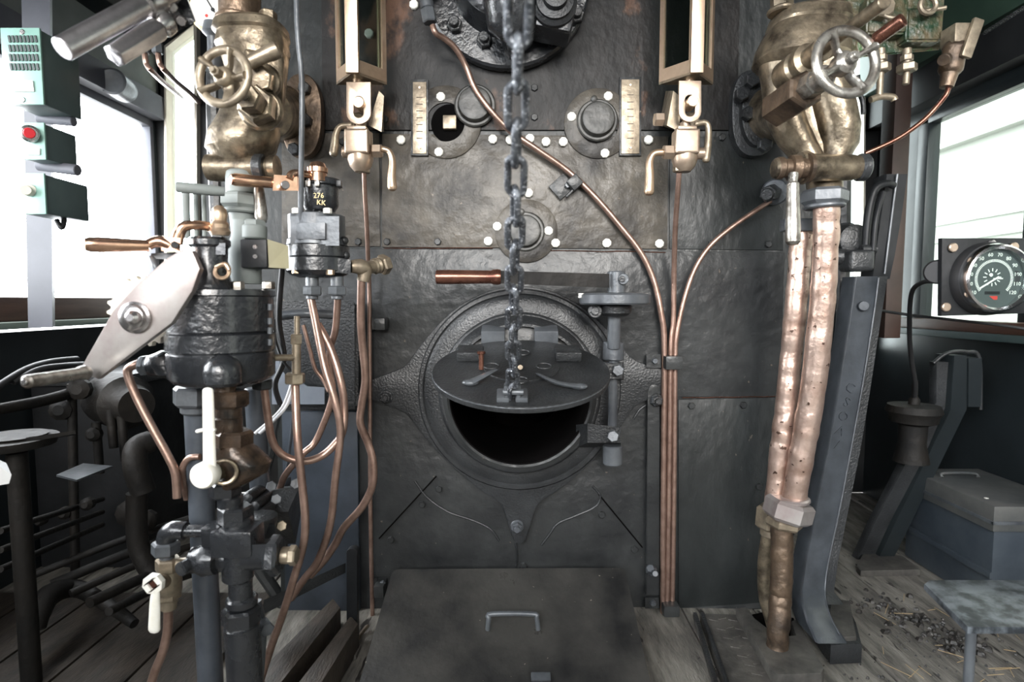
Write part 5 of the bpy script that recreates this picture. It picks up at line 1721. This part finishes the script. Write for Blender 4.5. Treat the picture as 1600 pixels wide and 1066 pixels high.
# ================================================================== BRASS LUBRICATOR TEE AND COPPER PIPES ON THE LEFT
t = thing('brass_tee', 'slim upright brass tee fitting right of the large drum', 'pipe fitting', P(462, 600, 1.12))
m = M()
m.cyl(P(464, 494, 1.12), P(464, 526, 1.12), .0055)
m.cyl(P(463, 534, 1.12), P(463, 588, 1.12), .0085)
m.hex(P(463, 522, 1.12), P(463, 538, 1.12), .0115, .2)
m.tube([P(463, 559, 1.12), P(440, 559, 1.10), P(426, 559, 1.09)], .0065, smooth=False)
m.lathe(P(418, 559, 1.09), X1, [(0, .011), (.004, .014), (.010, .013), (.014, .008)], 20)
build('tee_body', m, 'brass_dull', t)
m = M().hex(P(461, 583, 1.12), P(461, 600, 1.12), .0195, .4)
build('tee_nut', m, 'brass_dull', t)
cop = [
 ([(485, 462, 1.20), (493, 502, 1.19), (507, 572, 1.17), (523, 625, 1.16), (532, 676, 1.16), (524, 748, 1.16), (516, 820, 1.18), (497, 876, 1.20), (477, 903, 1.22), (455, 935, 1.24)], 6.0, 'copper pipe from the left outlet nut of the small brake valve to the floor'),
 ([(528, 463, 1.20), (524, 516, 1.22), (516, 545, 1.24), (516, 580, 1.25), (520, 610, 1.25), (514, 640, 1.25), (493, 690, 1.25), (474, 709, 1.24), (446, 742, 1.24), (436, 770, 1.25)], 5.2, 'darker copper pipe from the right outlet nut, kinked behind the others'),
 ([(497, 507, 1.20), (518, 548, 1.19), (533, 598, 1.18), (538, 640, 1.18), (535, 676, 1.17), (522, 696, 1.16), (502, 713, 1.15), (474, 721, 1.13), (443, 712, 1.12), (426, 690, 1.11), (419, 655, 1.10), (413, 607, 1.09)], 6.0, 'copper pipe bent into a wide U below the large drum'),
 ([(461, 598, 1.12), (463, 650, 1.10), (466, 700, 1.09), (472, 756, 1.09), (477, 810, 1.09), (474, 852, 1.09), (458, 908, 1.10), (442, 960, 1.12), (424, 1010, 1.14), (402, 1080, 1.16)], 6.3, 'copper pipe running down from the slim brass tee past the lower valve'),
 ([(565, 436, 1.24), (564, 500, 1.26), (567, 545, 1.28), (571, 592, 1.29), (565, 634, 1.30), (563, 662, 1.30), (575, 692, 1.31), (583, 722, 1.31), (582, 758, 1.31), (566, 792, 1.32), (538, 824, 1.33), (524, 850, 1.34), (506, 876, 1.34), (484, 900, 1.34)], 6.2, 'wavy copper pipe dropping from the brass elbow'),
]
for pts_, r, lab in cop: pipe('bent_copper_pipe', pts_, r, 'copper', lab, n=14)
pipe('bent_copper_pipe', [(474, 508, 1.30), (484, 545, 1.30), (492, 575, 1.30), (504, 592, 1.30), (514, 612, 1.29)], 3.2, 'copper', 'thin dark copper pipe crossing behind the brake valve pipes')
pipe('bent_copper_pipe', [(228, 566, YD), (212, 570, 1.04), (200, 578, 1.04), (203, 596, 1.04), (218, 630, 1.04), (240, 672, 1.04), (262, 712, 1.04), (274, 740, 1.04), (277, 778, 1.04)], 6.4, 'copper', 'copper pipe bending out from the left side of the large drum', n=14)
pipe('bent_copper_pipe', [(312, 714, 1.05), (296, 716, 1.05), (286, 730, 1.05), (286, 752, 1.06), (292, 780, 1.07)], 5.0, 'copper', 'small copper pipe loop left of the grey pipe')
m = M().cyl(P(220, 571, YD), P(236, 571, YD), .017)
m.hex(P(222, 571, YD), P(232, 571, YD), .020)
solo('pipe_nut', m, 'cast_grey', 'grey nut where the leftmost copper pipe leaves the large drum', 'pipe nut')
m = M().hex(P(410, 593, 1.09), P(410, 608, 1.09), .020, .2)
m.cyl(P(410, 584, 1.09), P(410, 594, 1.09), .012)
solo('pipe_nut', m, 'cast', 'black nut under the drum holding the U shaped copper pipe', 'pipe nut')
for dx, lab in ((0, 'pale grey cable crossing behind the U shaped pipe, upper of two'), (7, 'pale grey cable crossing behind the U shaped pipe, lower of two')):
    pipe('pale_cable', [(456 + dx * .6, 600, 1.20), (444 + dx * .7, 632, 1.18), (428 + dx * .7, 652, 1.17), (398 + dx, 678, 1.15)], 2.6, 'cable_white', lab, 'cable')
pipe('pale_cable', [(460, 628, 1.30), (455, 680, 1.30), (448, 735, 1.30)], 2.4, 'pipe_grey', 'thin grey cable behind the copper pipes left of the boiler', 'cable')
pipe('slack_cable', [(428, 500, 1.25), (430, 530, 1.22), (440, 560, 1.2), (455, 580, 1.2)], 2.2, 'black_rub', 'thin black cable hanging right of the large drum', 'cable')
pipe('slack_cable', [(441, 420, 1.2), (436, 500, 1.22), (444, 560, 1.22), (430, 600, 1.22), (438, 632, 1.22)], 4.2, 'black_rub', 'thick black cable behind the slim brass tee', 'cable')

# ================================================================== LOWER PIPE STACK ON THE LEFT
YT = 1.0
def vcyl(px, y0, y1, r, Y=YT, r2=None, m=None): return (m or M()).cyl(P(px, y1, Y), P(px, y0, Y), r * S(Y) if r2 is None else r2 * S(Y), r * S(Y))
def vhex(px, y0, y1, r, Y=YT, a0=.3, m=None): return (m or M()).hex(P(px, y1, Y), P(px, y0, Y), r * S(Y), a0)
gp = thing('grey_down_pipe', 'straight slate grey pipe with a big hex nut under the large drum', 'pipe', (P(316, 900, 1.08).x, 1.08, 0))
m = M().cyl(V((P(320, 800, 1.08).x, 1.08, 0)), P(308, 640, 1.08), 19 * S(1.08), n=28)
build('pipe_run', m, 'pipe_grey', gp)
m = vhex(302, 604, 634, 30, 1.06, .15)
build('hex_nut', m, 'cast_grey', gp)
m = vcyl(306, 632, 646, 22, 1.07)
m.cyl(P(303, 606, 1.06), P(303, 594, 1.06), .014)
build('pipe_collar', m, 'cast_grey', gp)
ct = thing('lower_cock_stack', 'column of dark pipe unions and a cross tee under the front dome', 'valve stack', (P(375, 900, YT).x, YT, 0))
parts_ = (('upper_union', [('c', 352, 600, 612, 16), ('h', 357, 610, 636, 30), ('c', 357, 634, 655, 20)], 'oily_bronze'),
          ('middle_collar', [('c', 356, 650, 676, 22), ('h', 364, 672, 698, 30)], 'oily_bronze'),
          ('lower_union', [('h', 352, 752, 776, 24), ('c', 360, 774, 792, 19), ('h', 368, 790, 818, 27)], 'cast_gloss'),
          ('foot_union', [('h', 374, 898, 908, 18), ('c', 376, 905, 940, 18), ('c', 378, 932, 946, 24), ('h', 377, 948, 976, 30)], 'cast_gloss'))
for nm, ps, mt in parts_:
    m = M()
    for k_, px, y0, y1, r in ps:
        (vcyl if k_ == 'c' else vhex)(px, y0, y1, r, m=m)
    build(nm, m, mt, ct)
m = M().loft([LP(366, 694, YT, 26), LP(372, 706, YT, 36, 30), LP(384, 722, YT, 40, 32), LP(384, 738, YT, 34, 28), LP(370, 752, YT, 24, 24), LP(358, 762, YT, 18, 18)], 32)
build('cock_bulb', m, 'oily_bronze', ct)
m = M()
vcyl(372, 806, 905, 24, m=m)
m.cyl(P(300, 875, YT), P(436, 868, YT), 21 * S(YT))
m.hull([P(376, 880, .965), P(432, 878, .965), P(432, 850, .965), P(376, 852, .965), P(376, 880, 1.02), P(432, 878, 1.02), P(432, 850, 1.02), P(376, 852, 1.02)])
m.lathe(P(340, 874, .985), V((-1, 0, 0)), [(0, .026), (.02, .03), (.035, .024), (.045, .02)], 24)
m.lathe(P(304, 878, .98), V((-.3, -1, 0)), [(0, .012), (.03, .012)], 16)
build('cross_tee', m, 'cast_gloss', ct)
m = M().hex(P(420, 868, YT - .01), P(440, 868, YT - .01), .036, .25)
build('tee_end_nut', m, 'cast_gloss', ct)
m = M().hex(P(452, 868, YT - .01), P(464, 868, YT - .01), .018, .25)
m.cyl(P(440, 868, YT - .01), P(454, 868, YT - .01), .015)
build('brass_plug', m, 'brass_dull', ct, 'small brass hex plug')
m = M().cyl(V((P(384, 1000, YT).x, YT, 0)), P(378, 974, YT), 27 * S(YT), n=28)
build('drop_pipe', m, 'cast_gloss', ct)
m = M().box(P(372, 842, .99), (.075, .06, .05), None, .01)
build('tee_shoulder', m, 'cast_gloss', ct)

def cock_lever(px0, py0, px1, py1, Y, w0, w1, eye, label, knob=True):
    t_ = thing('cock_lever', label, 'cock lever', P(px1, py1, Y))
    if knob:
        m_ = M().tube([P(px0, py0, Y), P((px0 + px1) / 2, (py0 + py1) / 2, Y), P(px1, py1, Y)], [w0 * S(Y), w0 * 1.12 * S(Y), w1 * S(Y)], n=16, flat=.55, ends=.5)
        m_.tube([P(px0 - 16, py0 + 64, Y), P(px0 - 6, py0 + 62, Y), P(px0 + 10, py0 + 62, Y)], [4.5 * S(Y)] * 3, n=10, flat=.7, ends=.6)
        build('lever_arm', m_, 'white', t_)
        m_ = M().lathe(P(px1, py1, Y + .012), (0, -1, 0), [(0, eye * S(Y) * .9), (.006, eye * S(Y)), (.022, eye * S(Y)), (.027, eye * S(Y) * .85), (.028, eye * S(Y) * .5)], 32)
        build('round_boss', m_, 'white', t_)
    else:
        m_ = M().tube([P(px0, py0 + 12, Y), P((px0 + px1) / 2, (py0 + py1) / 2, Y), P(px1, py1, Y)], [w0 * S(Y), w1 * S(Y) * .9, w1 * S(Y)], n=14, flat=.55, ends=.6)
        build('lever_arm', m_, 'white', t_)
        sq = [(-.0065, -.0065), (.0065, -.0065), (.0065, .0065), (-.0065, .0065)]
        u_, v_ = V((.8, 0, .6)), V((-.6, 0, .8))
        m_ = M().plate([circ(0, 0, eye * S(Y), 8, PI / 8), sq], P(px0, py0, Y + .006), u_, v_, .010, .002)
        build('square_eye', m_, 'white', t_)
        m_ = M().box(P(px0, py0, Y + .004), (.0125, .014, .0125), Matrix((u_, v_, u_.cross(v_))).transposed(), .001)
        build('cock_square', m_, 'copper_dark', t_)
    return t_
cock_lever(325, 610, 328, 738, .94, 8.5, 10.5, 21, 'upright cream white cock lever with a round boss in front of the grey pipe')
cock_lever(243, 910, 241, 984, .94, 6.5, 9.5, 17, 'small cream white cock lever with a square eye at the lower left', False)
m = M().torus(P(350, 738, .955), V((.35, -1, .0)), .020, .0035, n=28, k=8)
m.cyl(P(332, 738, .965), P(362, 735, 1.0), .014)
solo('cock_spindle', m, 'bronze', 'bronze spindle ring behind the upright white cock lever', 'spindle')
t = thing('drain_cock', 'dark elbow and brass drain cock left of the cross tee', 'drain cock', P(262, 960, YT))
m = M()
m.tube([P(352, 830, YT), P(310, 830, YT), P(284, 830, YT)], 10 * S(YT), smooth=False, n=18)
m.tube([P(290, 830, YT), P(272, 829, YT), P(262, 836, YT), P(259, 850, YT)], [14 * S(YT), 15 * S(YT), 15 * S(YT), 14 * S(YT)], n=20)
m.box(P(336, 834, YT - .01), (.03, .04, .035), None, .003)
build('elbow_pipe', m, 'cast_gloss', t)
m = vhex(259, 846, 866, 21, YT)
vcyl(261, 864, 874, 11, YT, m=m)
build('upper_nut', m, 'cast_grey', t)
m = M()
vhex(263, 872, 892, 19, YT, m=m)
m.lathe(P(264, 892, YT), -Z1, [(0, .018), (.02, .021), (.04, .02), (.05, .013), (.06, .013)], 24)
m.cyl(P(262, 908, YT), P(247, 910, .955), .012)
m.cyl(P(264, 882, YT), P(296, 880, YT), .010)
build('cock_body', m, 'brass_dull', t)
m = vhex(264, 918, 936, 18, YT)
vcyl(264, 936, 952, 12, YT, m=m)
build('lower_nut', m, 'brass_dull', t)
pipe('bent_copper_pipe', [(263, 950, YT), (262, 985, YT), (254, 1020, 1.0), (242, 1050, 1.0), (230, 1090, 1.0)], 7, 'copper', 'copper drain pipe running down from the small white cock lever', n=14)
# ribbed black casting behind the stack, pale pipe, sheet
t = thing('ribbed_casting', 'black ribbed casting with bolts behind the lower pipe stack', 'casting', P(430, 850, 1.2))
m = M()
m.hull([P(390, 800, 1.15), P(450, 800, 1.17), P(468, 760, 1.22), P(392, 772, 1.20), P(392, 850, 1.22), P(462, 850, 1.3), P(478, 756, 1.35), P(398, 764, 1.35)])
for i in range(3): m.tube([P(388 + i * 12, 778 + i * 12, 1.14), P(410 + i * 14, 764 + i * 8, 1.22)], .013, n=12, ends=.6)
m.lathe(P(404, 830, 1.10), Z1, [(0, .03), (.02, .036), (.03, .036), (.035, .02)], 24)
m.hull([P(400, 842, 1.08), P(430, 842, 1.08), P(430, 820, 1.08), P(400, 820, 1.08), P(400, 842, 1.16), P(430, 842, 1.16), P(430, 820, 1.16), P(400, 820, 1.16)])
build('ribbed_body', m, 'cast', t)
for a, b in ((432, 780), (462, 756), (424, 760), (440, 822)):
    m = M().hex(P(a, b, 1.15), P(a, b, 1.13), .011, .3)
    build('casting_bolt', m, 'brass_dull' if a == 440 else 'cast_grey', t)
m = M().cyl(P(408, 790, 1.22), P(398, 606, 1.22), .021, n=24)
solo('rear_pipe', m, 'pipe_grey', 'pale slate pipe standing behind the U shaped copper pipe', 'pipe')
m = facing([[(425, 632), (507, 632), (507, 606), (480, 604), (470, 596), (456, 600), (440, 578), (436, 560), (424, 564)]], 1.46, .004)  # pale blue grey plate with a jagged top edge
solo('pale_sheet', m, 'grey_sheet', 'pale blue grey jagged sheet behind the copper pipes', 'sheet')
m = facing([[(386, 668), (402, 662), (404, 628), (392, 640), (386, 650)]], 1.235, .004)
solo('pale_sheet', m, 'grey_sheet', 'small pale grey plate left of the pale slate pipe', 'sheet')
m = M().lathe(P(440, 772, 1.32), P(452, 735, 1.31) - P(440, 772, 1.32), [(0, .014), (.02, .016), (.045, .010), (.05, .007)], 16)
solo('cable_lug', m, 'pipe_grey', 'grey cable lug at the lower end of the thin grey cable', 'cable lug')
m = M()
m.hull([P(455, 640, 1.50), P(560, 640, 1.50), P(560, 470, 1.50), P(420, 470, 1.50), P(455, 640, 1.57), P(560, 640, 1.57), P(560, 470, 1.57), P(420, 470, 1.57)])
bmesh.ops.bevel(m.b, geom=m.b.edges[:], offset=.01, segments=2, affect='EDGES')
solo('side_casting', m, 'cast', 'dark casting bolted to the boiler behind the copper pipes', 'casting')
pipe('crossing_pipe', [(436, 494, 1.30), (480, 490, 1.30), (520, 492, 1.32)], 7, 'cast_grey', 'short grey pipe crossing behind the brake valve pipes')

# ================================================================== REVERSING LEVER AND QUADRANT
YG = .98
rg = thing('reversing_lever', 'mottled steel reverser crank plate with a round boss and steel handle', 'reverser lever', P(212, 560, YG))
m = facing([[(300, 392), (312, 420), (300, 455), (268, 505), (152, 593), (138, 588), (126, 574), (176, 486), (212, 446), (262, 402), (284, 390)][::-1]], .935, .012, .003)
build('crank_plate', m, 'steel_plate', rg)
m = M().lathe(P(213, 496, .935), (0, -1, 0), [(0, .026), (.006, .026), (.008, .022), (.014, .020), (.018, .012)], 36)
m.lathe(P(213, 496, .923), (0, -1, 0), [(0, .011), (.012, .011), (.017, .006)], 24)
build('crank_boss', m, 'steel', rg)
a, b = P(40, 597, .80), P(136, 582, .915)
L_ = (b - a).length
m = M().lathe(a, b - a, [(0, .007), (.002, .0095), (.006, .0098), (L_ - .02, .0092), (L_ - .012, .0115), (L_ - .004, .012), (L_, .010)], 28)
build('crank_handle', m, 'steel_worn', rg)
m = M().cyl(a, a - (b - a).normalized() * .004, .0045)
build('handle_end', m, 'steel', rg)
m = M()
g0 = P(229, 486, 1.03)
tooth = []
for i in range(22 * 4):
    an = 2 * PI * i / 88
    r = .064 if (i % 4) in (0, 1) else .057
    tooth.append((r * math.cos(an), r * math.sin(an)))
m.plate([tooth, circ(0, 0, .03, 40)], g0, X1, Z1, .012, .001)
solo('toothed_quadrant', m, 'cream', 'pale toothed wheel behind the steel reverser crank plate', 'gear')
# ================================================================== DARK LEFT SIDE
pipe('side_hose', [(-60, 640, 1.35), (-10, 608, 1.40), (40, 578, 1.5), (80, 566, 1.6), (120, 562, 1.7)], 5.5, 'black_rub', 'black hose arching along the left wall, upper of two', 'hose')
pipe('side_hose', [(20, 598, 1.45), (60, 578, 1.52), (100, 572, 1.6), (130, 570, 1.7)], 5, 'black_rub', 'black hose arching along the left wall, lower of two', 'hose')
pipe('hand_rail', [(-60, 650, 1.30), (60, 628, 1.50), (112, 614, 1.62)], 9, 'machine', 'dark round rail running back along the left side', 'rail')
dk = thing('round_seat', 'dark round seat on a post at the left edge', 'seat', (P(20, 700, 1.25).x, 1.25, 0))
m = M().lathe(P(14, 700, 1.25), Z1, [(0, .05), (.004, .085), (.022, .09), (.024, .075)], 40)
m.lathe(P(20, 684, 1.25), Z1, [(0, .06), (.006, .065), (.008, .05)], 40)
build('seat_disc', m, 'machine', dk)
m = M().cyl(V((P(28, 720, 1.25).x, 1.25, 0)), P(26, 706, 1.25), .020)
build('post', m, 'machine', dk)
m = M().hull([P(40, 692, 1.22), P(118, 678, 1.28), P(118, 673, 1.28), P(40, 684, 1.22), P(40, 692, 1.30), P(118, 680, 1.33), P(118, 674, 1.33), P(40, 684, 1.30)])
build('seat_arm', m, 'machine', dk)
m = M().hull([P(-40, 765, 1.0), P(14, 756, 1.0), P(18, 742, 1.0), P(-40, 700, 1.0), P(-40, 765, 1.12), P(14, 752, 1.12), P(10, 724, 1.12), P(-40, 700, 1.12)])
solo('grey_box', m, 'label', 'pale grey box corner at the left edge of the photo', 'box')
m = M()
m.hull([P(88, 742, 1.40), P(120, 750, 1.38), P(176, 728, 1.5), P(130, 724, 1.5), P(88, 745, 1.40), P(120, 753, 1.38), P(176, 731, 1.5), P(130, 727, 1.5)])
solo('bent_sheet', m, 'cast_grey', 'small grey bent sheet metal lying in the dark left corner', 'sheet')
mc = thing('brake_machinery', 'oily dark cylinder and pipework under the left cab side', 'machinery', P(180, 800, 1.7))
m = M()
m.lathe(P(165, 620, 1.75), P(235, 640, 1.6) - P(165, 620, 1.75), [(0, .05), (.02, .075), (.05, .08), (.14, .08), (.16, .06), (.2, .05)], 28)
build('cylinder', m, 'machine', mc)
for a, b, c_ in ((150, 660, 740), (172, 640, 700), (190, 650, 720), (112, 600, 900)):
    m = M().tube([P(a, b, 1.62), P(a + 6, c_, 1.62)], .012)
    build('machine_pipe', m, 'machine', mc)
m = M().tube([P(225, 770, 1.5), P(212, 730, 1.5), P(214, 700, 1.52), P(235, 690, 1.55)], .030, n=16)
m.tube([P(214, 770, 1.5), P(216, 850, 1.5), P(240, 900, 1.5)], .026, n=16)
build('fat_hose', m, 'machine', mc)
m = M()
for a, b, r in ((208, 800, .04), (232, 812, .03), (105, 800, .018), (140, 786, .018), (68, 812, .014), (150, 678, .02), (128, 608, .03), (100, 640, .03)):
    m = M().lathe(P(a, b, 1.62), V((.2, -1, .1)), [(0, r), (.02, r), (.03, r * .5)], 10)
    build('machine_boss', m, 'machine', mc)
m = M()
for i in range(5):
    a, b = P(50 + 30 * i, 900 + 14 * i, 1.5 - .06 * i), P(330, 800 + 22 * i, 1.7)
    m.tube([a, a.lerp(b, .5) + V((0, 0, .01)), b], .010 + .003 * (i % 2))
for i in range(3):
    m.tube([P(0, 830 + i * 30, 1.3), P(160, 780 + 20 * i, 1.75)], .008)
build('floor_pipe_run', m, 'machine', mc)
m = M().tube([P(58, 985, 1.32), P(60, 960, 1.34), P(78, 930, 1.40), P(120, 920, 1.46), P(170, 946, 1.40), P(210, 975, 1.36)], [.018, .026, .028, .022, .016, .012], n=16)
build('floor_hose', m, 'machine', mc)
lb = thing('side_bench', 'black box bench along the left cab side below the window', 'bench', (-1.3, 1.9, 0))
m = bx(WL + .01, -1.28, 1.86, 2.5, 0, .62, None, .01)
build('bench_box', m, 'black', lb)
m = bx(WL + .01, -1.25, 1.84, 2.52, .62, .66, None, .01)
build('bench_top', m, 'cast', lb)
# timbers and raised step at the left foot of the boiler
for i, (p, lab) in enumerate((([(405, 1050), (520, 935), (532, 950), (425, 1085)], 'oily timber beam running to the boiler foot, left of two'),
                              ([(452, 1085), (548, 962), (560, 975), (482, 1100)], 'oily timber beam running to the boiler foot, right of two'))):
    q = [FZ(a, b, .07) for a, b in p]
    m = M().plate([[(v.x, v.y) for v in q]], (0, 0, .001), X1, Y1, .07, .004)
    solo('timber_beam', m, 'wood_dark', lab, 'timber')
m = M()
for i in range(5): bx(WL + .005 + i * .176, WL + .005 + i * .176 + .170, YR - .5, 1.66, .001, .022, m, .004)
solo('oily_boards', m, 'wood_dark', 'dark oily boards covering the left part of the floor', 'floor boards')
fb2 = thing('damper_lever', 'upright flat iron bar with a diagonal channel left of the cover plate', 'lever', P(550, 1010, 1.45))
m = facing([[(541, 1004), (558, 1004), (558, 866)] + [(550 + 9 * math.cos(a), 864 - 7 * math.sin(a)) for a in [PI * i / 8 for i in range(9)]] + [(541, 866)]], 1.44, .02, .003)
build('flat_bar', m, 'black', fb2)
m = M().hull([P(412, 960, 1.30), P(540, 895, 1.46), P(540, 880, 1.46), P(412, 938, 1.30), P(412, 960, 1.34), P(540, 895, 1.50), P(540, 880, 1.50), P(412, 938, 1.34)])
build('channel_bar', m, 'cast', fb2)
m = M().box(P(545, 1013, 1.42), (.04, .05, .03), Euler((0, -.3, 0)).to_matrix(), .004)
m.box(P(552, 1030, 1.40), (.03, .05, .05), None, .004)
build('bar_shoe', m, 'tread', fb2)
m = M().hex(P(545, 1008, 1.40), P(545, 1000, 1.40), .009)
build('shoe_nut', m, 'cast_grey', fb2)
m = M().bar(P(545, 1016, 1.42), P(574, 978, 1.50), .008, .012)
build('diagonal_link', m, 'brass_dull', fb2)
m = M().tube([P(400, 940, 1.06), P(408, 990, 1.06), P(402, 1080, 1.06)], .010)
m.hex(P(410, 975, 1.05), P(418, 985, 1.03), .014)
solo('short_hose', m, 'cast_grey', 'short grey hose hanging right of the drop pipe', 'hose')
